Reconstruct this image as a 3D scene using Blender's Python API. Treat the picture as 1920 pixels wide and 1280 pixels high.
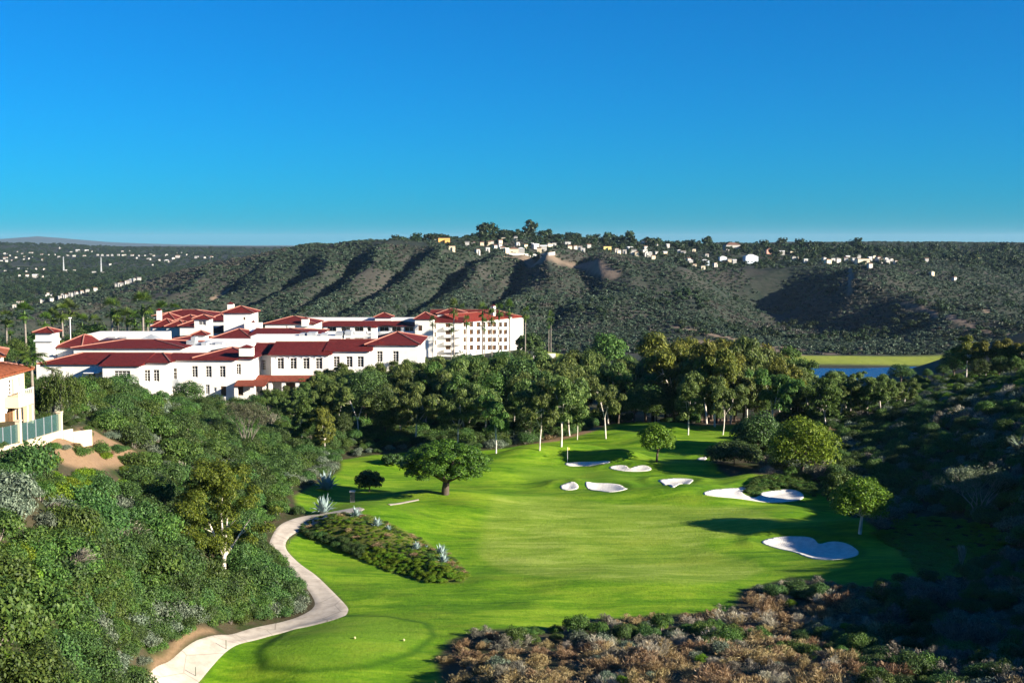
import bpy, math, random
import numpy as np
from mathutils import Vector, Matrix

# ------------------------------------------------------------------ clean
for o in list(bpy.data.objects):
    bpy.data.objects.remove(o)
scene = bpy.context.scene
COL = scene.collection
random.seed(7)
RNG = np.random.default_rng(7)
PI = math.pi

# ------------------------------------------------------------------ camera
CAM_Z = 34.0                    # eye height above the fairway, metres
FPX = 2318.0                    # focal length in photo pixels (photo is 1920 wide)
HORIZON = 452.0                 # row of the eye level in the photo
PITCH = math.atan((640 - HORIZON) / FPX)
cam_d = bpy.data.cameras.new('camera')
cam = bpy.data.objects.new('camera', cam_d)
COL.objects.link(cam)
cam.location = (0, 0, CAM_Z)
cam.rotation_euler = (PI / 2 - PITCH, 0, 0)
cam_d.sensor_width = 36.0
cam_d.lens = FPX / 1920 * 36.0
cam_d.clip_start = 1.0
cam_d.clip_end = 60000.0
scene.camera = cam

# ------------------------------------------------------------------ sky, sun, exposure
SUN_ELEV = math.radians(19.5)
SUN_BACK = math.radians(24)     # degrees behind the camera's right-hand side
sdir = Vector((math.cos(SUN_BACK) * math.cos(SUN_ELEV), -math.sin(SUN_BACK) * math.cos(SUN_ELEV), math.sin(SUN_ELEV)))
world = bpy.data.worlds.new('World')
scene.world = world
world.use_nodes = True
wn, wl = world.node_tree.nodes, world.node_tree.links
wn.clear()
sky = wn.new('ShaderNodeTexSky')
sky.sky_type = 'NISHITA'
sky.sun_disc = False
sky.sun_elevation = SUN_ELEV
sky.sun_rotation = math.atan2(sdir.x, sdir.y)
sky.altitude = 60
sky.air_density = 1.0
sky.dust_density = 0.15
sky.ozone_density = 4.0
mul = wn.new('ShaderNodeMix'); mul.data_type = 'RGBA'; mul.blend_type = 'MULTIPLY'
mul.inputs[0].default_value = 1.0
mul.inputs[7].default_value = (0.010, 0.248, 0.47, 1)
bg = wn.new('ShaderNodeBackground'); bg.inputs[1].default_value = 0.112
wo = wn.new('ShaderNodeOutputWorld')
wl.new(sky.outputs[0], mul.inputs[6]); wl.new(mul.outputs[2], bg.inputs[0]); wl.new(bg.outputs[0], wo.inputs[0])

sun_d = bpy.data.lights.new('sun', 'SUN')
sun_d.energy = 5.0
sun_d.angle = math.radians(0.5)
sun_d.color = (1.0, 0.90, 0.74)
sun = bpy.data.objects.new('sun', sun_d)
COL.objects.link(sun)
sun.location = (200, -100, 200)
sun.rotation_euler = (-sdir).to_track_quat('-Z', 'Y').to_euler()

scene.view_settings.view_transform = 'Standard'
scene.view_settings.look = 'None'
scene.view_settings.exposure = 1.45
scene.view_settings.gamma = 1.0
scene.view_settings.use_curve_mapping = False
scene.render.engine = 'CYCLES'
scene.cycles.max_bounces = 5
scene.cycles.diffuse_bounces = 3
scene.cycles.glossy_bounces = 2
scene.cycles.transmission_bounces = 3
scene.cycles.transparent_max_bounces = 6
scene.cycles.volume_bounces = 0
scene.cycles.use_denoising = True

# ------------------------------------------------------------------ camera geometry: photo pixel -> ray
SP, CP = math.sin(PITCH), math.cos(PITCH)
def at(px, py, Y):
    """the point on the ray of photo pixel (px, py) at forward distance Y"""
    xc, yc = (px - 960) / FPX, (640 - py) / FPX
    dy, dz = CP + yc * SP, -SP + yc * CP
    t = Y / dy
    return (xc * t, Y, CAM_Z + dz * t)
def X(px, Y, py=660): return at(px, py, Y)[0]
def Z(py, Y): return at(960, py, Y)[2]
def project(x, y, z):
    z = z - CAM_Z
    fw = y * CP - z * SP
    up = y * SP + z * CP
    return 960 + FPX * x / fw, 640 - FPX * up / fw

# ------------------------------------------------------------------ mesh helpers
def np_mesh(name, verts, faces, mat=None, smooth=False, uniform=True):
    """verts (N,3) array; faces (M,k) array of one arity, or a list of index tuples"""
    me = bpy.data.meshes.new(name)
    if isinstance(faces, np.ndarray):
        v = np.asarray(verts, np.float32)
        m, k = faces.shape
        me.vertices.add(len(v)); me.vertices.foreach_set('co', v.ravel())
        me.loops.add(m * k); me.loops.foreach_set('vertex_index', faces.astype(np.int32).ravel())
        me.polygons.add(m)
        me.polygons.foreach_set('loop_start', np.arange(0, m * k, k, dtype=np.int32))
        if smooth: me.polygons.foreach_set('use_smooth', np.ones(m, bool))
        me.update(calc_edges=True)
    else:
        me.from_pydata([tuple(map(float, p)) for p in verts], [], [tuple(f) for f in faces])
        if smooth: me.polygons.foreach_set('use_smooth', np.ones(len(me.polygons), bool))
        me.update()
    if mat is not None:
        for q in (mat if isinstance(mat, (list, tuple)) else [mat]): me.materials.append(q)
    return me

def link(name, me, parent=None, loc=None, rotz=None, scale=None):
    o = bpy.data.objects.new(name, me)
    COL.objects.link(o)
    if parent is not None: o.parent = parent
    if loc is not None: o.location = loc
    if rotz is not None: o.rotation_euler = (0, 0, rotz)
    if scale is not None: o.scale = scale
    return o

def tag(o, label=None, cat=None, group=None, kind=None):
    if label: o['label'] = label
    if cat: o['category'] = cat
    if group: o['group'] = group
    if kind: o['kind'] = kind
    return o

def empty(name, loc, label, cat, group=None, rotz=0.0, scale=None):
    o = link(name, None, None, loc, rotz, scale)
    o.empty_display_size = 0.5
    return tag(o, label, cat, group)

class MB:
    """collects boxes, tubes and polygons into ONE mesh"""
    def __init__(s): s.v, s.f, s.m = [], [], []
    def add(s, vs, fs, mi=0):
        b = len(s.v); s.v += [tuple(p) for p in vs]
        s.f += [tuple(i + b for i in f) for f in fs]; s.m += [mi] * len(fs)
    def box(s, x0, x1, y0, y1, z0, z1, mi=0):
        s.add([(x0,y0,z0),(x1,y0,z0),(x1,y1,z0),(x0,y1,z0),(x0,y0,z1),(x1,y0,z1),(x1,y1,z1),(x0,y1,z1)],
              [(3,2,1,0),(4,5,6,7),(0,1,5,4),(1,2,6,5),(2,3,7,6),(3,0,4,7)], mi)
    def tube(s, pts, r0, r1, n=6, mi=0, cap=True):
        pts = [Vector(p) for p in pts]; rings = []
        b = len(s.v); k = len(pts)
        for i, p in enumerate(pts):
            d = (pts[min(i+1, k-1)] - pts[max(i-1, 0)])
            if d.length < 1e-6: d = Vector((0,0,1))
            d.normalize()
            a = d.cross(Vector((1,0,0)) if abs(d.x) < .8 else Vector((0,1,0))).normalized(); c = d.cross(a)
            r = r0 + (r1 - r0) * i / max(1, k-1)
            for j in range(n):
                q = p + r * (math.cos(2*PI*j/n) * a + math.sin(2*PI*j/n) * c)
                s.v.append(tuple(q))
        for i in range(k-1):
            for j in range(n):
                s.f.append((b+i*n+j, b+i*n+(j+1)%n, b+(i+1)*n+(j+1)%n, b+(i+1)*n+j)); s.m.append(mi)
        if cap:
            s.f.append(tuple(b+(k-1)*n+j for j in range(n))); s.m.append(mi)
    def mesh(s, name, mats, smooth=False):
        me = np_mesh(name, s.v, s.f, mats, smooth)
        if isinstance(mats, (list, tuple)) and len(mats) > 1:
            me.polygons.foreach_set('material_index', np.array(s.m, np.int32))
        return me
    def build(s, name, mats, parent=None, smooth=False, **k):
        return link(name, s.mesh(name, mats, smooth), parent, **k)

# ------------------------------------------------------------------ materials
def new_mat(name):
    m = bpy.data.materials.new(name); m.use_nodes = True
    n = m.node_tree.nodes; n.clear()
    out = n.new('ShaderNodeOutputMaterial')
    return m, n, m.node_tree.links, out
def N(n, t, **kw):
    q = n.new('ShaderNode' + t)
    for k, v in kw.items(): setattr(q, k, v)
    return q
def mixc(n, l, fac, a, b, blend='MIX'):
    q = N(n, 'Mix', data_type='RGBA', blend_type=blend)
    for s, val in ((0, fac), (6, a), (7, b)):
        if hasattr(val, 'is_output'): l.new(val, q.inputs[s])
        elif s == 0: q.inputs[0].default_value = val
        else: q.inputs[s].default_value = (*val[:3], 1)
    return q.outputs[2]
def ramp(n, l, fac, stops):
    q = N(n, 'ValToRGB'); e = q.color_ramp.elements
    while len(e) < len(stops): e.new(0.5)
    for i, (p, c) in enumerate(stops):
        e[i].position = p; e[i].color = (*c[:3], 1) if hasattr(c, '__len__') else (c, c, c, 1)
    l.new(fac, q.inputs[0]); return q.outputs[0]
def noise(n, l, vec, scale, detail=3, rough=.55, dist=0):
    q = N(n, 'TexNoise'); q.inputs['Scale'].default_value = scale; q.inputs['Detail'].default_value = detail
    q.inputs['Roughness'].default_value = rough; q.inputs['Distortion'].default_value = dist
    if vec is not None: l.new(vec, q.inputs['Vector'])
    return q.outputs['Fac']
def mapping(n, l, vec, scale=(1,1,1), rot=(0,0,0)):
    q = N(n, 'Mapping'); q.inputs['Scale'].default_value = scale; q.inputs['Rotation'].default_value = rot
    l.new(vec, q.inputs['Vector']); return q.outputs[0]
def math_n(n, l, op, a, b=None):
    q = N(n, 'Math', operation=op)
    for i, val in enumerate((a, b)):
        if val is None: continue
        if hasattr(val, 'is_output'): l.new(val, q.inputs[i])
        else: q.inputs[i].default_value = val
    return q.outputs[0]

def plain(name, col, rough=.7, var=.12, scale=2.0, spec=.3, bump=0.0, metallic=0.0):
    m, n, l, out = new_mat(name)
    b = N(n, 'BsdfPrincipled'); b.inputs['Roughness'].default_value = rough
    b.inputs['Specular IOR Level'].default_value = spec; b.inputs['Metallic'].default_value = metallic
    g = N(n, 'NewGeometry')
    f = noise(n, l, g.outputs['Position'], scale, 4)
    c = ramp(n, l, f, [(.3, [q*(1-var) for q in col]), (.7, [min(1, q*(1+var)) for q in col])])
    l.new(c, b.inputs['Base Color'])
    if bump:
        bp = N(n, 'Bump'); bp.inputs['Strength'].default_value = bump
        l.new(noise(n, l, g.outputs['Position'], scale*4, 4), bp.inputs['Height']); l.new(bp.outputs[0], b.inputs['Normal'])
    l.new(b.outputs[0], out.inputs[0])
    return m

def leaf_mat(name, dark, mid, light, trans=.25, objvar=.35, rough=.55):
    """leaves: each leaf its own shade, each plant its own tint"""
    m, n, l, out = new_mat(name)
    g = N(n, 'NewGeometry'); oi = N(n, 'ObjectInfo')
    c = ramp(n, l, g.outputs['Random Per Island'], [(0, dark), (.5, mid), (1, light)])
    hs = N(n, 'HueSaturation')
    l.new(math_n(n, l, 'ADD', math_n(n, l, 'MULTIPLY', oi.outputs['Random'], .045), .48), hs.inputs['Hue'])
    l.new(math_n(n, l, 'ADD', math_n(n, l, 'MULTIPLY', oi.outputs['Random'], objvar), 1 - objvar / 2), hs.inputs['Value'])
    l.new(c, hs.inputs['Color'])
    d = N(n, 'BsdfPrincipled'); d.inputs['Roughness'].default_value = rough; d.inputs['Specular IOR Level'].default_value = .25
    t = N(n, 'BsdfTranslucent')
    l.new(hs.outputs[0], d.inputs['Base Color']); l.new(hs.outputs[0], t.inputs['Color'])
    mx = N(n, 'MixShader'); mx.inputs[0].default_value = trans
    l.new(d.outputs[0], mx.inputs[1]); l.new(t.outputs[0], mx.inputs[2]); l.new(mx.outputs[0], out.inputs[0])
    return m
# ------------------------------------------------------------------ terrain: control points (photo pixel + distance) -> smooth height field
CP_PIX = [
 # fairway and tee: flat valley floor, z about 0
 (330,1280,95),(560,1280,95),(760,1280,95.5),(560,1200,105),(720,1190,107),(850,1210,104),(470,1180,108),
 (640,1145,114),(760,1130,116),(900,1140,114.5),(1000,1120,118),(1150,1120,118),(1300,1110,119.5),
 (600,1080,125),(760,1090,124),(1000,1050,132),(1200,1050,132),(1400,1060,130),(1550,1050,132),
 (560,1010,141),(900,1000,144),(1200,1000,144),(1450,1000,144),(1600,1000,142),(1660,1060,129),
 (700,960,154),(950,940,161),(1200,940,161),(1450,950,158),(1560,920,166),
 (640,900,177),(800,920,168),(1000,900,176),(1250,900,176),(1400,900,175),
 (650,865,192),(860,870,189),(1000,860,194),(1150,850,198),(1300,850,198),(1400,850,196),
 (900,840,204),(1100,825,212),(1300,815,218),(1400,800,226),(1250,795,229),
 # left flank: brush slope climbing to the villas
 (250,1280,92),(120,1280,72),(0,1280,60),(-200,1280,52),
 (300,1230,98),(150,1200,80),(0,1180,66),
 (420,1180,106),(330,1120,104),(200,1100,92),(60,1100,77),(-150,1100,64),
 (520,1140,115),(500,1070,124),(410,1062,119),(300,1030,112),(180,1000,103),(60,1000,88),(-150,1000,76),
 (520,1000,141),(430,980,138),(330,950,130),(200,920,118),(80,900,106),(-100,920,90),
 (560,930,160),(470,900,160),(360,880,150),(240,860,136),(150,850,122),(60,850,112),(0,862,104),(-150,900,92),
 (600,860,190),(500,840,185),(380,820,172),(280,800,158),(200,790,148),(140,800,136),(100,815,122),(30,840,110),
 (560,800,212),(430,780,205),(300,765,192),(200,745,176),(120,770,150),(40,790,132),(-100,800,122),
 (-300,900,95),(-400,1000,85),(-300,780,150),(-500,800,140),(-100,760,160),(30,760,152),
 # front knoll of dry brush
 (860,1280,91),(1000,1280,87),(1200,1280,82),(1400,1280,79),(1600,1280,77),
 (900,1200,104),(1050,1180,108),(1250,1150,112),(1400,1110,119),
 (1000,1230,97),(1200,1220,96),(1400,1200,98),(1550,1140,110),(1650,1100,118),(1580,1210,92),
 # right flank
 (1750,1280,78),(1920,1280,73),(2100,1280,70),
 (1720,1180,98),(1850,1180,95.5),(2000,1180,91),
 (1720,1090,119),(1800,1080,114),(1920,1080,110.5),(2050,1080,104),
 (1720,1000,141),(1800,1000,136),(1920,1000,126),(2050,1000,119),
 (1640,940,160),(1720,920,159),(1820,900,150),(1920,880,145),(2060,880,128),
 (1560,860,190),(1640,850,187),(1740,830,182),(1840,810,178),(1920,790,176),(2060,780,160),
 (1480,820,212),(1560,790,222),(1650,775,222),(1750,750,222),(1850,730,218),(1920,715,212),(2060,700,196),
 (1700,725,262),(1800,705,262),(1920,690,255),
]
CP_Z = [
 # (column, distance, height): ground that the picture does not show directly
 (-700,60,22),(-700,120,24),(-500,220,18),(-900,300,14),(-300,250,8),(-150,200,12),(0,200,9),
 (0,240,1),(100,262,-1),(250,262,-1),(450,270,-1),(650,280,-1),(800,300,-2),(-200,330,2),(100,340,-1),(350,340,-1),(600,380,-4),
 (250,225,1),(430,235,0),(600,245,0),(800,240,-1),(1000,235,-2),(1200,250,-3),(1400,250,-3),(1550,250,0),
 (1000,300,-6),(1200,300,-8),(1400,300,-9),(1600,300,-4),(1800,310,6),(2000,300,14),
 (-400,450,-4),(0,430,-6),(300,430,-6),(600,460,-8),(850,480,-10.5),(980,510,-10.5),(1100,440,-12),(1300,440,-19),(1500,430,-22),(1650,420,-16),(1850,420,-4),(2100,420,4),
 (100,560,-18),(500,560,-16),(900,580,-17),(1150,560,-22),(1350,560,-29.5),(1500,540,-31),(1700,540,-31),(1900,540,-20),(2200,540,-8),
 (1420,620,-31.5),(1600,600,-31.5),(1760,600,-31.5),(1500,640,-30.2),(1650,640,-30.2),(1780,640,-30),(1450,690,-29),(1600,690,-29),(1750,690,-29),(1950,650,-24),
 (-700,700,-10),(-300,700,-20),(0,680,-28),(300,680,-29),(600,690,-29),(900,690,-28),(1200,690,-28.5),(1330,690,-28.5),
 (200,60,8),(400,60,2),(600,60,-2),(900,60,0),(1300,60,4),(1700,60,7),
 (100,40,12),(960,40,4),(1800,40,9),(-600,40,20),(2500,40,12),
 (2300,80,11),(2300,110,12),(2300,140,11),(2300,180,14),(2300,230,15),(2300,300,17),
 (2700,90,17),(2700,130,18),(2700,180,20),(2700,250,25),(2700,400,22),
 (3200,70,22),(3200,180,30),(3200,350,40),(2600,600,10),(-1300,80,26),(-1300,200,24),(-1300,500,10),
 # valley beyond
 (-1200,1200,-35),(-600,1000,-38),(0,900,-37),(140,950,-34),
]
CP_FAR = [
 # the long brush hill across the valley
 (-100,600,1250),(140,576,1150),
 (300,640,800),(300,585,1000),(300,533,1200),
 (450,645,740),(450,572,1000),(450,489,1250),
 (600,648,730),(600,598,850),(600,540,1020),(600,465,1280),
 (750,650,720),(750,590,860),(750,530,1010),(750,476,1150),(750,449,1320),
 (900,650,720),(900,590,860),(900,530,1000),(900,486,1120),(900,465,1250),(900,451,1400),
 (1040,650,720),(1040,590,860),(1040,530,990),(1040,482,1090),(1040,467,1250),(1040,452,1450),
 (1200,650,720),(1200,600,840),(1200,545,960),(1200,500,1080),(1200,484,1250),(1200,464,1600),
 (1300,650,730),(1300,618,800),(1300,562,920),(1300,506,1050),(1300,491,1250),(1300,470,1600),
 (1370,650,740),(1370,620,830),(1370,585,920),(1400,642,760),(1425,620,900),(1440,612,1000),(1455,588,1090),(1400,575,1020),(1400,530,1150),(1400,500,1300),(1400,473,1700),
 (1480,617,900),(1470,603,1000),(1480,560,1120),(1500,505,1180),(1500,492,1300),(1500,472,1800),
 (1540,605,1000),(1600,524,1010),(1595,497,1100),(1600,488,1300),(1600,474,1800),
 (1600,617,900),(1650,585,900),(1690,555,910),(1640,532,1000),(1720,552,1010),(1720,520,1120),(1720,500,1300),
 (1600,642,800),(1720,632,810),(1775,594,810),(1800,593,815),(1720,640,740),(1850,628,740),(1900,618,745),
 (1800,560,1000),(1850,590,850),(1900,575,1000),(1830,530,1150),(1900,560,1150),(1920,600,850),
 (1850,505,1350),(1920,540,1350),(1850,478,1800),(1920,478,1900),(1720,477,1800),
 (2050,560,1000),(2050,600,800),(2100,500,1300),(2300,560,900),(2300,480,1600),(2700,520,1000),(2800,470,1800),
]
CP_FARZ = [
 (-100,1600,-46),(140,1600,-46),(300,1650,-42),(450,1700,-34),(600,1800,-14),(750,1900,4),(900,2000,14),(1040,2100,22),(1200,2300,24),(1400,2400,22),(1600,2500,24),(1800,2500,22),(2100,2500,22),(2800,2600,24),(-900,1700,-40),
 (-1200,2600,-10),
]
CP_FARP = [(-500,525,2300),(0,522,2300),(200,524,2300),(400,516,2400),(-500,492,3000),(0,494,3000),(200,494,3000),(400,492,3100),(560,484,3200),
 (-500,474,3700),(0,474,3800),(200,475,3800),(400,476,3800),(600,478,3800),(-500,460,4600),(0,461,4600),(200,464,4600),(400,467,4600),(600,470,4600)]
CP_END = [(c, 5600, 10) for c in (-1200,-300,400,1100,1800,2800)] + [(c, 9000, -20) for c in (-1200,-300,400,1100,1800,2800)] + [(c,3600,18) for c in (1000,1500,2000,2800)]

def _pts():
    out = []
    for px, py, Y in CP_PIX + CP_FAR + CP_FARP: out.append(at(px, py, Y))
    for px, Y, z in CP_Z + CP_FARZ + CP_END: out.append((X(px, Y), Y, z))
    return np.array(out)
_P = _pts()
_A = np.c_[_P[:, 0] / _P[:, 1], np.log(_P[:, 1])]
def _kern(d2): return np.where(d2 > 1e-12, d2 * np.log(np.maximum(d2, 1e-12)) * .5, 0)
def _solve():
    n = len(_A)
    K = _kern(((_A[:, None] - _A[None]) ** 2).sum(-1)) + np.eye(n) * 2e-4
    T = np.c_[np.ones(n), _A]
    M = np.zeros((n + 3, n + 3)); M[:n, :n] = K; M[:n, n:] = T; M[n:, :n] = T.T
    return np.linalg.solve(M, np.r_[_P[:, 2], 0, 0, 0])
_W = _solve()
def rbf(x, y):
    q = np.c_[(x / y).ravel(), np.log(y).ravel()]
    out = np.empty(len(q))
    for i in range(0, len(q), 20000):
        c = q[i:i+20000]
        d2 = (c[:, None, 0] - _A[None, :, 0]) ** 2 + (c[:, None, 1] - _A[None, :, 1]) ** 2
        out[i:i+20000] = _kern(d2) @ _W[:-3] + _W[-3] + c @ _W[-2:]
    return out.reshape(x.shape)

# value noise used for land forms
class VNoise:
    def __init__(s, seed): s.t = np.random.default_rng(seed).random((256, 256))
    def __call__(s, x, y):
        xi, yi = np.floor(x).astype(int), np.floor(y).astype(int); fx, fy = x - xi, y - yi
        fx, fy = fx*fx*(3-2*fx), fy*fy*(3-2*fy)
        t = s.t; g = lambda a, b: t[a & 255, b & 255]
        return (g(xi,yi)*(1-fx)+g(xi+1,yi)*fx)*(1-fy) + (g(xi,yi+1)*(1-fx)+g(xi+1,yi+1)*fx)*fy - .5
VN = VNoise(3); VN2 = VNoise(11)
def fbm(x, y, s, o=4):
    r = 0; a = 1
    for i in range(o):
        r = r + a * VN(x / s + 17.3 * i, y / s + 5.1 * i); s /= 2.1; a *= .5
    return r
def sstep(a, b, v):
    t = np.clip((v - a) / (b - a), 0, 1); return t * t * (3 - 2 * t)

# golf-course mounds: (px, py, rx, ry, height, turn)
MOUNDS = [(700,985,7,9,1.4,0),(985,862,7,5,1.5,.2),(1085,856,6,5,1.3,0),(1165,868,4.5,3,1.2,0),(930,885,7,6,.9,0),(900,940,8,6,.7,0),
 (1300,935,8,5,1.1,0),(1150,930,9,4,.5,0),(1400,985,7,4,.55,0),(1490,968,7,4.5,.8,0),(1420,905,5,3.5,.9,0),(1510,1000,7,3.0,.5,0),(1620,1000,5,4,.9,0),
 (1250,880,6,4,.5,0),(1360,880,7,4,.6,0),(640,1215,9,6,.5,0),(1330,840,9,4,1.0,0),(1180,825,8,4,1.1,0),(1050,905,4,2.5,.3,0),
 (780,940,8,4,.7,0),(1250,1105,10,4,.5,0),(1640,1075,8,5,.7,0),(700,870,7,4,.6,0),(1100,1085,14,4,.4,0),(1240,835,6,3,.8,0),(860,965,6,8,.5,.4)]
_MW = []
for px, py, rx, ry, h, tn in MOUNDS:
    Y = CAM_Z * FPX / (py - HORIZON); _MW.append((X(px, Y, py), Y, rx, ry, h * 1.35, tn))
def raw_height(x, y):
    z = rbf(x, y)
    for mx, my, rx, ry, h, tn in _MW:
        dx, dy = x - mx, y - my
        c, s = math.cos(tn), math.sin(tn)
        u, v = (c*dx + s*dy) / rx, (-s*dx + c*dy) / ry
        z = z + h * np.exp(-(u*u + v*v) * 1.1)
    near = 1 - sstep(230, 300, y)
    z = z + near * .8 * fbm(x, y, 19, 3)
    # spurs and gullies of the hills
    pxa = 960 + FPX * x / y
    m = sstep(740, 860, y) * (1 - sstep(1500, 2000, y))
    c = .985 * x - .14 * y + 40 * fbm(x, y, 260, 3)
    g = c / 58 + .60 * fbm(x + 300, y, 150, 3)
    saw = np.abs((g % 1) - .5) * 2
    g2 = c / 27.0; saw2 = np.abs((g2 % 1) - .5) * 2
    leftw = 1 - .8 * sstep(1000, 1230, pxa)
    band = sstep(740, 900, y) * (1 - sstep(1080, 1260, y))
    z = z + band * leftw * ((saw - .5) * (12 + 15 * fbm(x - 900, y, 170, 3)) + (saw2 - .5) * 3)
    z = z + m * 9 * fbm(x, y, 110, 5)
    # rolling far country
    m2 = sstep(1500, 2100, y) * (1 - sstep(5000, 6000, y))
    z = z + m2 * (18 * fbm(x, y, 700, 4))
    return z

# one polar grid (columns in bearing, rows in distance)
US = np.arange(-900, 2821, 4.8)
def _rows():
    r = [36.0]
    while r[-1] < 88: r.append(r[-1] * 1.008)
    while r[-1] < 215: r.append(r[-1] * 1.0038)
    while r[-1] < 720: r.append(r[-1] * 1.009)
    while r[-1] < 2600: r.append(r[-1] * 1.0075)
    while r[-1] < 24500: r.append(r[-1] * 1.035)
    return np.array(r)
VS = _rows(); LV = np.log(VS)
GX = ((US - 960) / FPX)[None, :] * VS[:, None] * 1.0
GY = np.repeat(VS[:, None], len(US), 1)
GZ = raw_height(GX, np.minimum(GY, 9000.0))
GZ = np.where(GY > 9000, GZ - (GY - 9000) * .002, GZ)
SLOPE_A = (US - 960) / FPX
def height(x, y):
    """bilinear height of the built ground"""
    x = np.asarray(x, float); y = np.asarray(y, float)
    u = np.clip((x / y - SLOPE_A[0]) / (SLOPE_A[1] - SLOPE_A[0]), 0, len(US) - 1.001)
    ly = np.clip(np.log(y), LV[0], LV[-1] - 1e-6)
    v = np.interp(ly, LV, np.arange(len(LV))); v = np.clip(v, 0, len(LV) - 1.001)
    i, j = v.astype(int), u.astype(int); fv, fu = v - i, u - j
    return (GZ[i, j]*(1-fu)+GZ[i, j+1]*fu)*(1-fv) + (GZ[i+1, j]*(1-fu)+GZ[i+1, j+1]*fu)*fv
def ground(px, py, y0=40.0, y1=3500.0):
    """first hit of the photo pixel's ray with the ground"""
    Ys = np.exp(np.linspace(math.log(y0), math.log(y1), 900))
    x, y, z = at(px, py, Ys)
    d = z - height(x, Ys)
    k = np.where(d < 0)[0]
    if len(k) == 0: return Vector((float(x[-1]), float(Ys[-1]), float(height(x[-1], Ys[-1]))))
    k = k[0]
    if k == 0: Yh = Ys[0]
    else:
        t = d[k-1] / (d[k-1] - d[k]); Yh = Ys[k-1] + t * (Ys[k] - Ys[k-1])
    xx = at(px, py, Yh)[0]
    return Vector((float(xx), float(Yh), float(height(xx, Yh))))
def onground(px, Y):
    x = X(px, Y); return Vector((x, Y, float(height(x, Y))))

# ------------------------------------------------------------------ zones drawn on the ground
LAWN = [(365,1290),(395,1245),(428,1213),(480,1194),(560,1174),(650,1152),(648,1132),(628,1112),(600,1083),(565,1062),(547,1042),(536,1028),(540,1014),(556,1004),(575,985),(590,968),(560,955),(552,930),(600,905),(640,880),(640,862),(700,853),(760,848),(860,848),(960,838),(1050,826),(1120,806),(1200,790),(1290,797),(1400,795),(1405,825),(1330,855),(1345,882),(1420,890),(1500,900),(1560,930),(1620,975),(1670,1010),(1715,1060),(1730,1090),(1640,1100),(1480,1080),(1390,1105),(1370,1145),(1250,1150),(1100,1160),(1000,1180),(900,1180),(840,1200),(815,1235),(830,1290)]
FAIRWAY = [(935,930),(915,965),(903,1000),(905,1035),(960,1072),(1080,1085),(1280,1096),(1390,1084),(1420,1068),(1405,1050),(1345,1036),(1312,1022),(1330,1007),(1400,1002),(1442,988),(1450,966),(1400,950),(1290,947),(1150,944),(1020,930)]
TEE = [(500,1222),(560,1178),(640,1160),(720,1160),(785,1172),(798,1192),(760,1222),(680,1245),(580,1252),(510,1245)]
GREEN = [(955,880),(1000,874),(1060,878),(1140,884),(1190,893),(1200,900),(1150,905),(1050,906),(985,898)]
GREEN2 = [(1290,810),(1400,806),(1400,825),(1300,830)]
BANK = [(563,985),(585,970),(640,962),(700,968),(745,988),(800,1015),(855,1048),(882,1078),(868,1092),(800,1092),(730,1072),(660,1042),(600,1018),(565,1004)]
DIRT1 = [(100,815),(165,800),(190,815),(260,850),(290,865),(240,870),(180,885),(120,870),(60,845)]
DIRT2 = [(255,1290),(300,1245),(345,1205),(400,1185),(400,1180),(335,1196),(290,1232),(246,1290)]
DIRT3 = [(1000,845),(1180,800),(1250,790),(1330,800),(1400,800),(1480,790),(1480,770),(1250,783),(1150,795),(1000,832)]
GCOVER = [(1640,1000),(1700,965),(1800,970),(1900,1000),(1850,1060),(1780,1095),(1730,1080),(1690,1030)]
SCRUBLIT = [(1700,745),(1800,715),(1930,690),(1930,740),(1850,755),(1750,765)]
def sdist(px, py, poly):
    """signed distance (inside > 0) of points to a polygon"""
    P = np.array(poly, float); Q = np.roll(P, -1, 0)
    best = np.full(px.shape, 1e9); ins = np.zeros(px.shape, bool)
    for (ax, ay), (bx, by) in zip(P, Q):
        ex, ey = bx-ax, by-ay
        t = np.clip(((px-ax)*ex + (py-ay)*ey) / (ex*ex+ey*ey+1e-9), 0, 1)
        best = np.minimum(best, np.hypot(px-ax-t*ex, py-ay-t*ey))
        c = ((ay > py) != (by > py))
        with np.errstate(divide='ignore', invalid='ignore'):
            c &= px < (bx-ax) * (py-ay) / (by-ay + 1e-12) + ax
        ins ^= c
    return np.where(ins, best, -best)
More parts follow.
